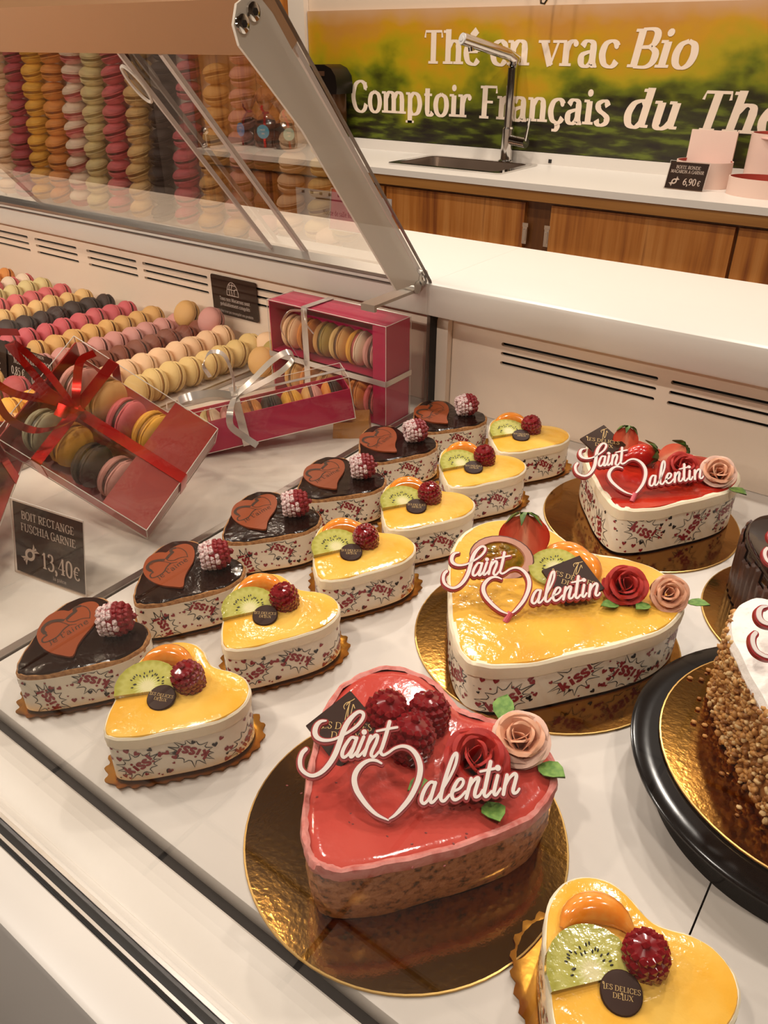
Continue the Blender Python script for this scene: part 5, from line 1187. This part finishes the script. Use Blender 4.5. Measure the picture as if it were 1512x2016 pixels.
t = thing('kitchen_tap', 'tall chrome kitchen tap beside the sink', 'tap', (-1.488, 2.760, ZB))
MB().lathe([(.0001, 0), (.030, 0), (.030, .006), (.022, .010), (.022, .11), (.017, .116), (.0165, .30), (.0001, .302)], 24).build('column', STEEL, t)
MB().tube([(0, 0, .300), (.004, .006, .325), (-.01, -.02, .340), (-.085, -.20, .385)], [.0165, .020, .0185, .0185], 18).build('spout', STEEL, t)
MB().tube([(-.085, -.20, .385), (-.0864, -.2034, .386)], .0175, 18).tube([(-.0864, -.2034, .386), (-.087, -.205, .3864)], .008, 14).build('spray_head', M('pale_nozzle', 'cfc8c2', .3), t)
MB().tube([(-.072, -.17, .365), (-.070, -.168, .350)], .009, 12).build('outlet', STEEL, t)
MB().tube([(.018, -.004, .075), (.085, -.018, .070)], .017, 18).build('handle_body', STEEL, t)
MB().tube([(.082, -.020, .078), (.100, -.034, .150)], [.006, .0045], 10).build('lever', STEEL, t)
# bags of sweets
CEL = thin_glass('cellophane', 'f2ece6', .03, 1.2); TEA = M('dark_sweets', '2a1a12', .6, nz=(60, '4a3020', .45, .7), bmp=(70, .8, .006))
def sweet_bag(label, x, y, s, tagc, rz, wide=1.0):
    t = thing('cellophane_bag', label, 'bag', (x, y, ZB), rz, 'cellophane bags on the back counter'); rnd = random.Random(int(abs(x)*1000)); m = MB()
    m.lathe([(.0001, .002), (.040, .002), (.048, .02), (.046, .07), (.036, .10), (.0001, .108)], 14); m.v = [(a*wide*s+rnd.uniform(-.003, .003), b*.7*s+rnd.uniform(-.003, .003), c*s) for a, b, c in m.v]; m.build('filling', TEA, t)
    m = MB(); m.lathe([(.052, .0015), (.054, .03), (.050, .08), (.030, .115), (.010, .128), (.026, .155), (.045, .185)], 18); k = 7
    for i in range(18):
        for j in range(k):
            a, b, c = m.v[i*k+j]; f = 1+(.25 if j > 4 else .06)*math.sin(i*2.6+j); m.v[i*k+j] = (a*f*wide*s, b*.75*f*s, (c+(.012*math.sin(i*1.9) if j > 5 else 0))*s)
    m.build('cellophane', CEL, t)
    m = MB(); m.tube([(.0115*math.cos(2*PI*i/16)*s, .010*math.sin(2*PI*i/16)*s, .127*s) for i in range(16)], .004*s, 6, closed=True)
    m.ribbon([(0, -.011*s, .127*s), (.004, -.034*s, .10*s), (.002, -.044*s, .05*s), (.004, -.047*s, .003)], .010*s, (1, 0, 0), .0004); m.ribbon([(0, -.010*s, .127*s), (-.012*s, -.02*s, .145*s), (-.004*s, -.024*s, .155*s)], .010*s, (1, 0, .3), .0004); m.build('red_ribbon', REDR, t)
    o = MB().lathe([(.0001, 0), (.026*s, 0), (.026*s, .0012), (.0001, .0012)], 24, 0, (0, 0, 0), False, lambda a, b, c: (a, -c, b)).build('round_tag', M('tag_'+tagc, tagc, .5), t); o.location = (.0, -.050*s, .062*s)
    m = MB(); add_polys(m, text_polys('ooo', .012*s, .12, .08, 0, .004*s, 'c', serif=False)+text_polys('oo', .012*s, .12, .08, 0, -.010*s, 'c', serif=False), lambda a, b, w=0: (a, -.0014-w, b)); m.build('tag_print', CTXT, o, False)
sweet_bag('cellophane bag of dark sweets with blue tag, leftmost', -2.625, 2.60, 1.0, '4f86b8', -.15)
sweet_bag('cellophane bag of dark sweets with teal tag in the middle', -2.515, 2.585, 1.0, '3f8ea8', .45)
sweet_bag('cellophane bag of dark sweets turned away behind the glass edge', -2.415, 2.585, .92, '6f9488', 1.1, 1.0)
# black dispenser
BP = M('black_dispenser_plastic', '140d0a', .3)
t = thing('tea_dispenser', 'black topped dispenser standing before the banner', 'dispenser', (-2.290, 2.715, ZB))
MB().prism(rrect(-.065, -.05, .065, .05, .02), 0, .02).build('foot', BP, t); MB().prism(rrect(-.07, -.035, .07, .045, .02), .02, .205).build('body', M('bronze_dispenser_body', '4a2c14', .25, metal=.3), t)
m = MB(); pr = [(-.086, .20), (.086, .20), (.090, .225), (.084, .262), (.062, .288), (.03, .300), (-.03, .300), (-.062, .288), (-.084, .262), (-.090, .225)]
m.prism(pr, -.05, .05, 0, True, lambda x, z, y: (x, y, z)); m.build('cap', BP, t, True, 40); MB().box((-.03, -.054, .262), (.03, -.0505, .278)).build('label_window', M('dull_label', '4a3020', .4), t)
MB().tube([(0, -.05, .19), (0, -.058, .12)], .012, 12).build('spout', BP, t)
# notice sheet on the cabinet door
t = thing('notice_sheet', 'white printed notice sheet taped to the cabinet door', 'paper', (-2.20, 2.399, -.30))
MB().box((0, -.0012, 0), (.46, 0, .285)).build('sheet', M('white_paper', 'cfc3bd', .7), t); m = MB(); fn = frame((0, -.0012, 0), (1, 0, 0), (0, 0, 1), .0004)
add_polys(m, text_polys('Notice de salle Macaron', .026, .09, .05, .23, .20, 'c', sx=.7), fn); add_polys(m, [[(.10, .252), (.36, .252), (.36, .258), (.10, .258)]]+[[(.03+i*.045, .268), (.045+i*.045, .268), (.045+i*.045, .278), (.03+i*.045, .278)] for i in range(9)], fn)
for i in range(8): add_polys(m, [[(.03, .17-i*.02), (.40-.03*(i % 3), .17-i*.02), (.40-.03*(i % 3), .173-i*.02), (.03, .173-i*.02)]], fn)
m.build('printed_text', M('grey_ink', '5a4844', .6), t, False)
# pink hat boxes
PKB = M('pale_pink_card', 'e0c0b0', .5); PKI = M('red_card_lining', 'a84030', .5)
def hat_box(name, label, x, y, z, r, h, ry=1.0):
    t = thing(name, label, 'box', (x, y, z)); sq = lambda a, b, c: (a, b*ry, c)
    MB().lathe([(.0001, 0), (r, 0), (r, h), (r-.003, h)], 40, 0, (0, 0, 0), False, sq).build('outer_wall', PKB, t); MB().lathe([(r-.003, h-.0002), (r-.003, .003), (.0001, .003)], 40, 0, (0, 0, 0), False, sq).build('lining', PKI, t); return t
b1 = hat_box('hat_box', 'pale pink round box with its lid standing upright inside', -.742, 2.625, ZB, .082, .072, .8)
m = MB(); m.extrude_x([(.030, .010), (.038, .010), (.050, .150), (.042, .150)], -.068, .068); m.build('upright_lid', PKB, b1)
MB().prism([(-.05, -.03), (.05, -.04), (.055, .02), (-.045, .02)], .05, .054).build('tissue', M('pink_tissue', 'e8b8ac', .6), b1)
hat_box('hat_box', 'low open pale pink box with red lining', -.535, 2.555, ZB, .110, .048, .62)
b3 = hat_box('hat_box', 'tall pale pink round box stacked behind the low open one', -.545, 2.700, ZB, .098, .150, .7)
MB().prism(disc_poly(0, 0, .08, 24), .138, .141).build('tissue', M('pink_tissue', 'e8b8ac', .6), b3)
def draw690(m, fn):
    W = .110; P = lambda *a, **k: add_polys(m, text_polys(*a, **k), fn)
    P('BOITE RONDE', .0125, .11, .06, W/2, .056, 'c', sx=.9); P('MACARON A GARNIR', .0125, .11, .06, W/2, .044, 'c', sx=.8); P('6,90', .026, .12, .06, .050, .012, sx=.85); P('\u20ac', .020, .12, .06, .092, .012, sx=.8); candy(m, fn, .024, .020, .013)
price_card('dark price card reading 6,90 euro before the pink boxes', (-.815, 2.515, ZB+.003), (1, 0, 0), (0, .34, .94), .112, .074, draw690)
# small chrome post at the counter end and a hook above
t = thing('chrome_fitting', 'small chrome fitting with two round knobs at the counter end', 'fitting', (-2.685, 2.40, ZB))
MB().lathe([(.0001, 0), (.016, 0), (.016, .004), (.006, .010), (.006, .055), (.0001, .056)], 16).build('post', STEEL, t); MB().blob((0, 0, .066), (.016, .016, .016), 2).build('knob', STEEL, t); MB().blob((.004, -.016, .014), (.010, .010, .010), 2).build('knob', STEEL, t)
t = thing('hanging_hook', 'small chrome hook hanging in front of the banner', 'hook', (-1.358, 2.72, .585))
MB().tube([(0, .06, .18), (0, .0, .16), (0, 0, 0), (-.008, -.006, -.014), (-.018, -.01, -.012), (-.02, -.01, 0)], .004, 8).build('hook_wire', STEEL, t); MB().box((-.014, .055, .16), (.014, .068, .20)).build('wall_plate', STEEL, t)
# slim lamp bars in the cases
LED = M('warm_led_strip', 'fff2e0', .4, emit=6)
for xa, xb, lab in ((XL+.05, XJ-.04, 'slim lamp bar under the top shelf of the macaron case'),):
    t = thing('lamp_bar', lab, 'lamp', ((xa+xb)/2, .145, .506)); h = (xb-xa)/2
    MB().box((-h, -.010, -.002), (h, .012, .0095)).build('housing', ALU, t); MB().box((-h+.01, -.005, -.004), (h-.01, .007, -.002)).build('diffuser', LED, t)
# ---------------------------------------------------------------- lift everything to its real height above the shop floor
for o in bpy.data.objects:
    if o.parent is None and o.type not in ('CAMERA', 'LIGHT'): o.location.z += T
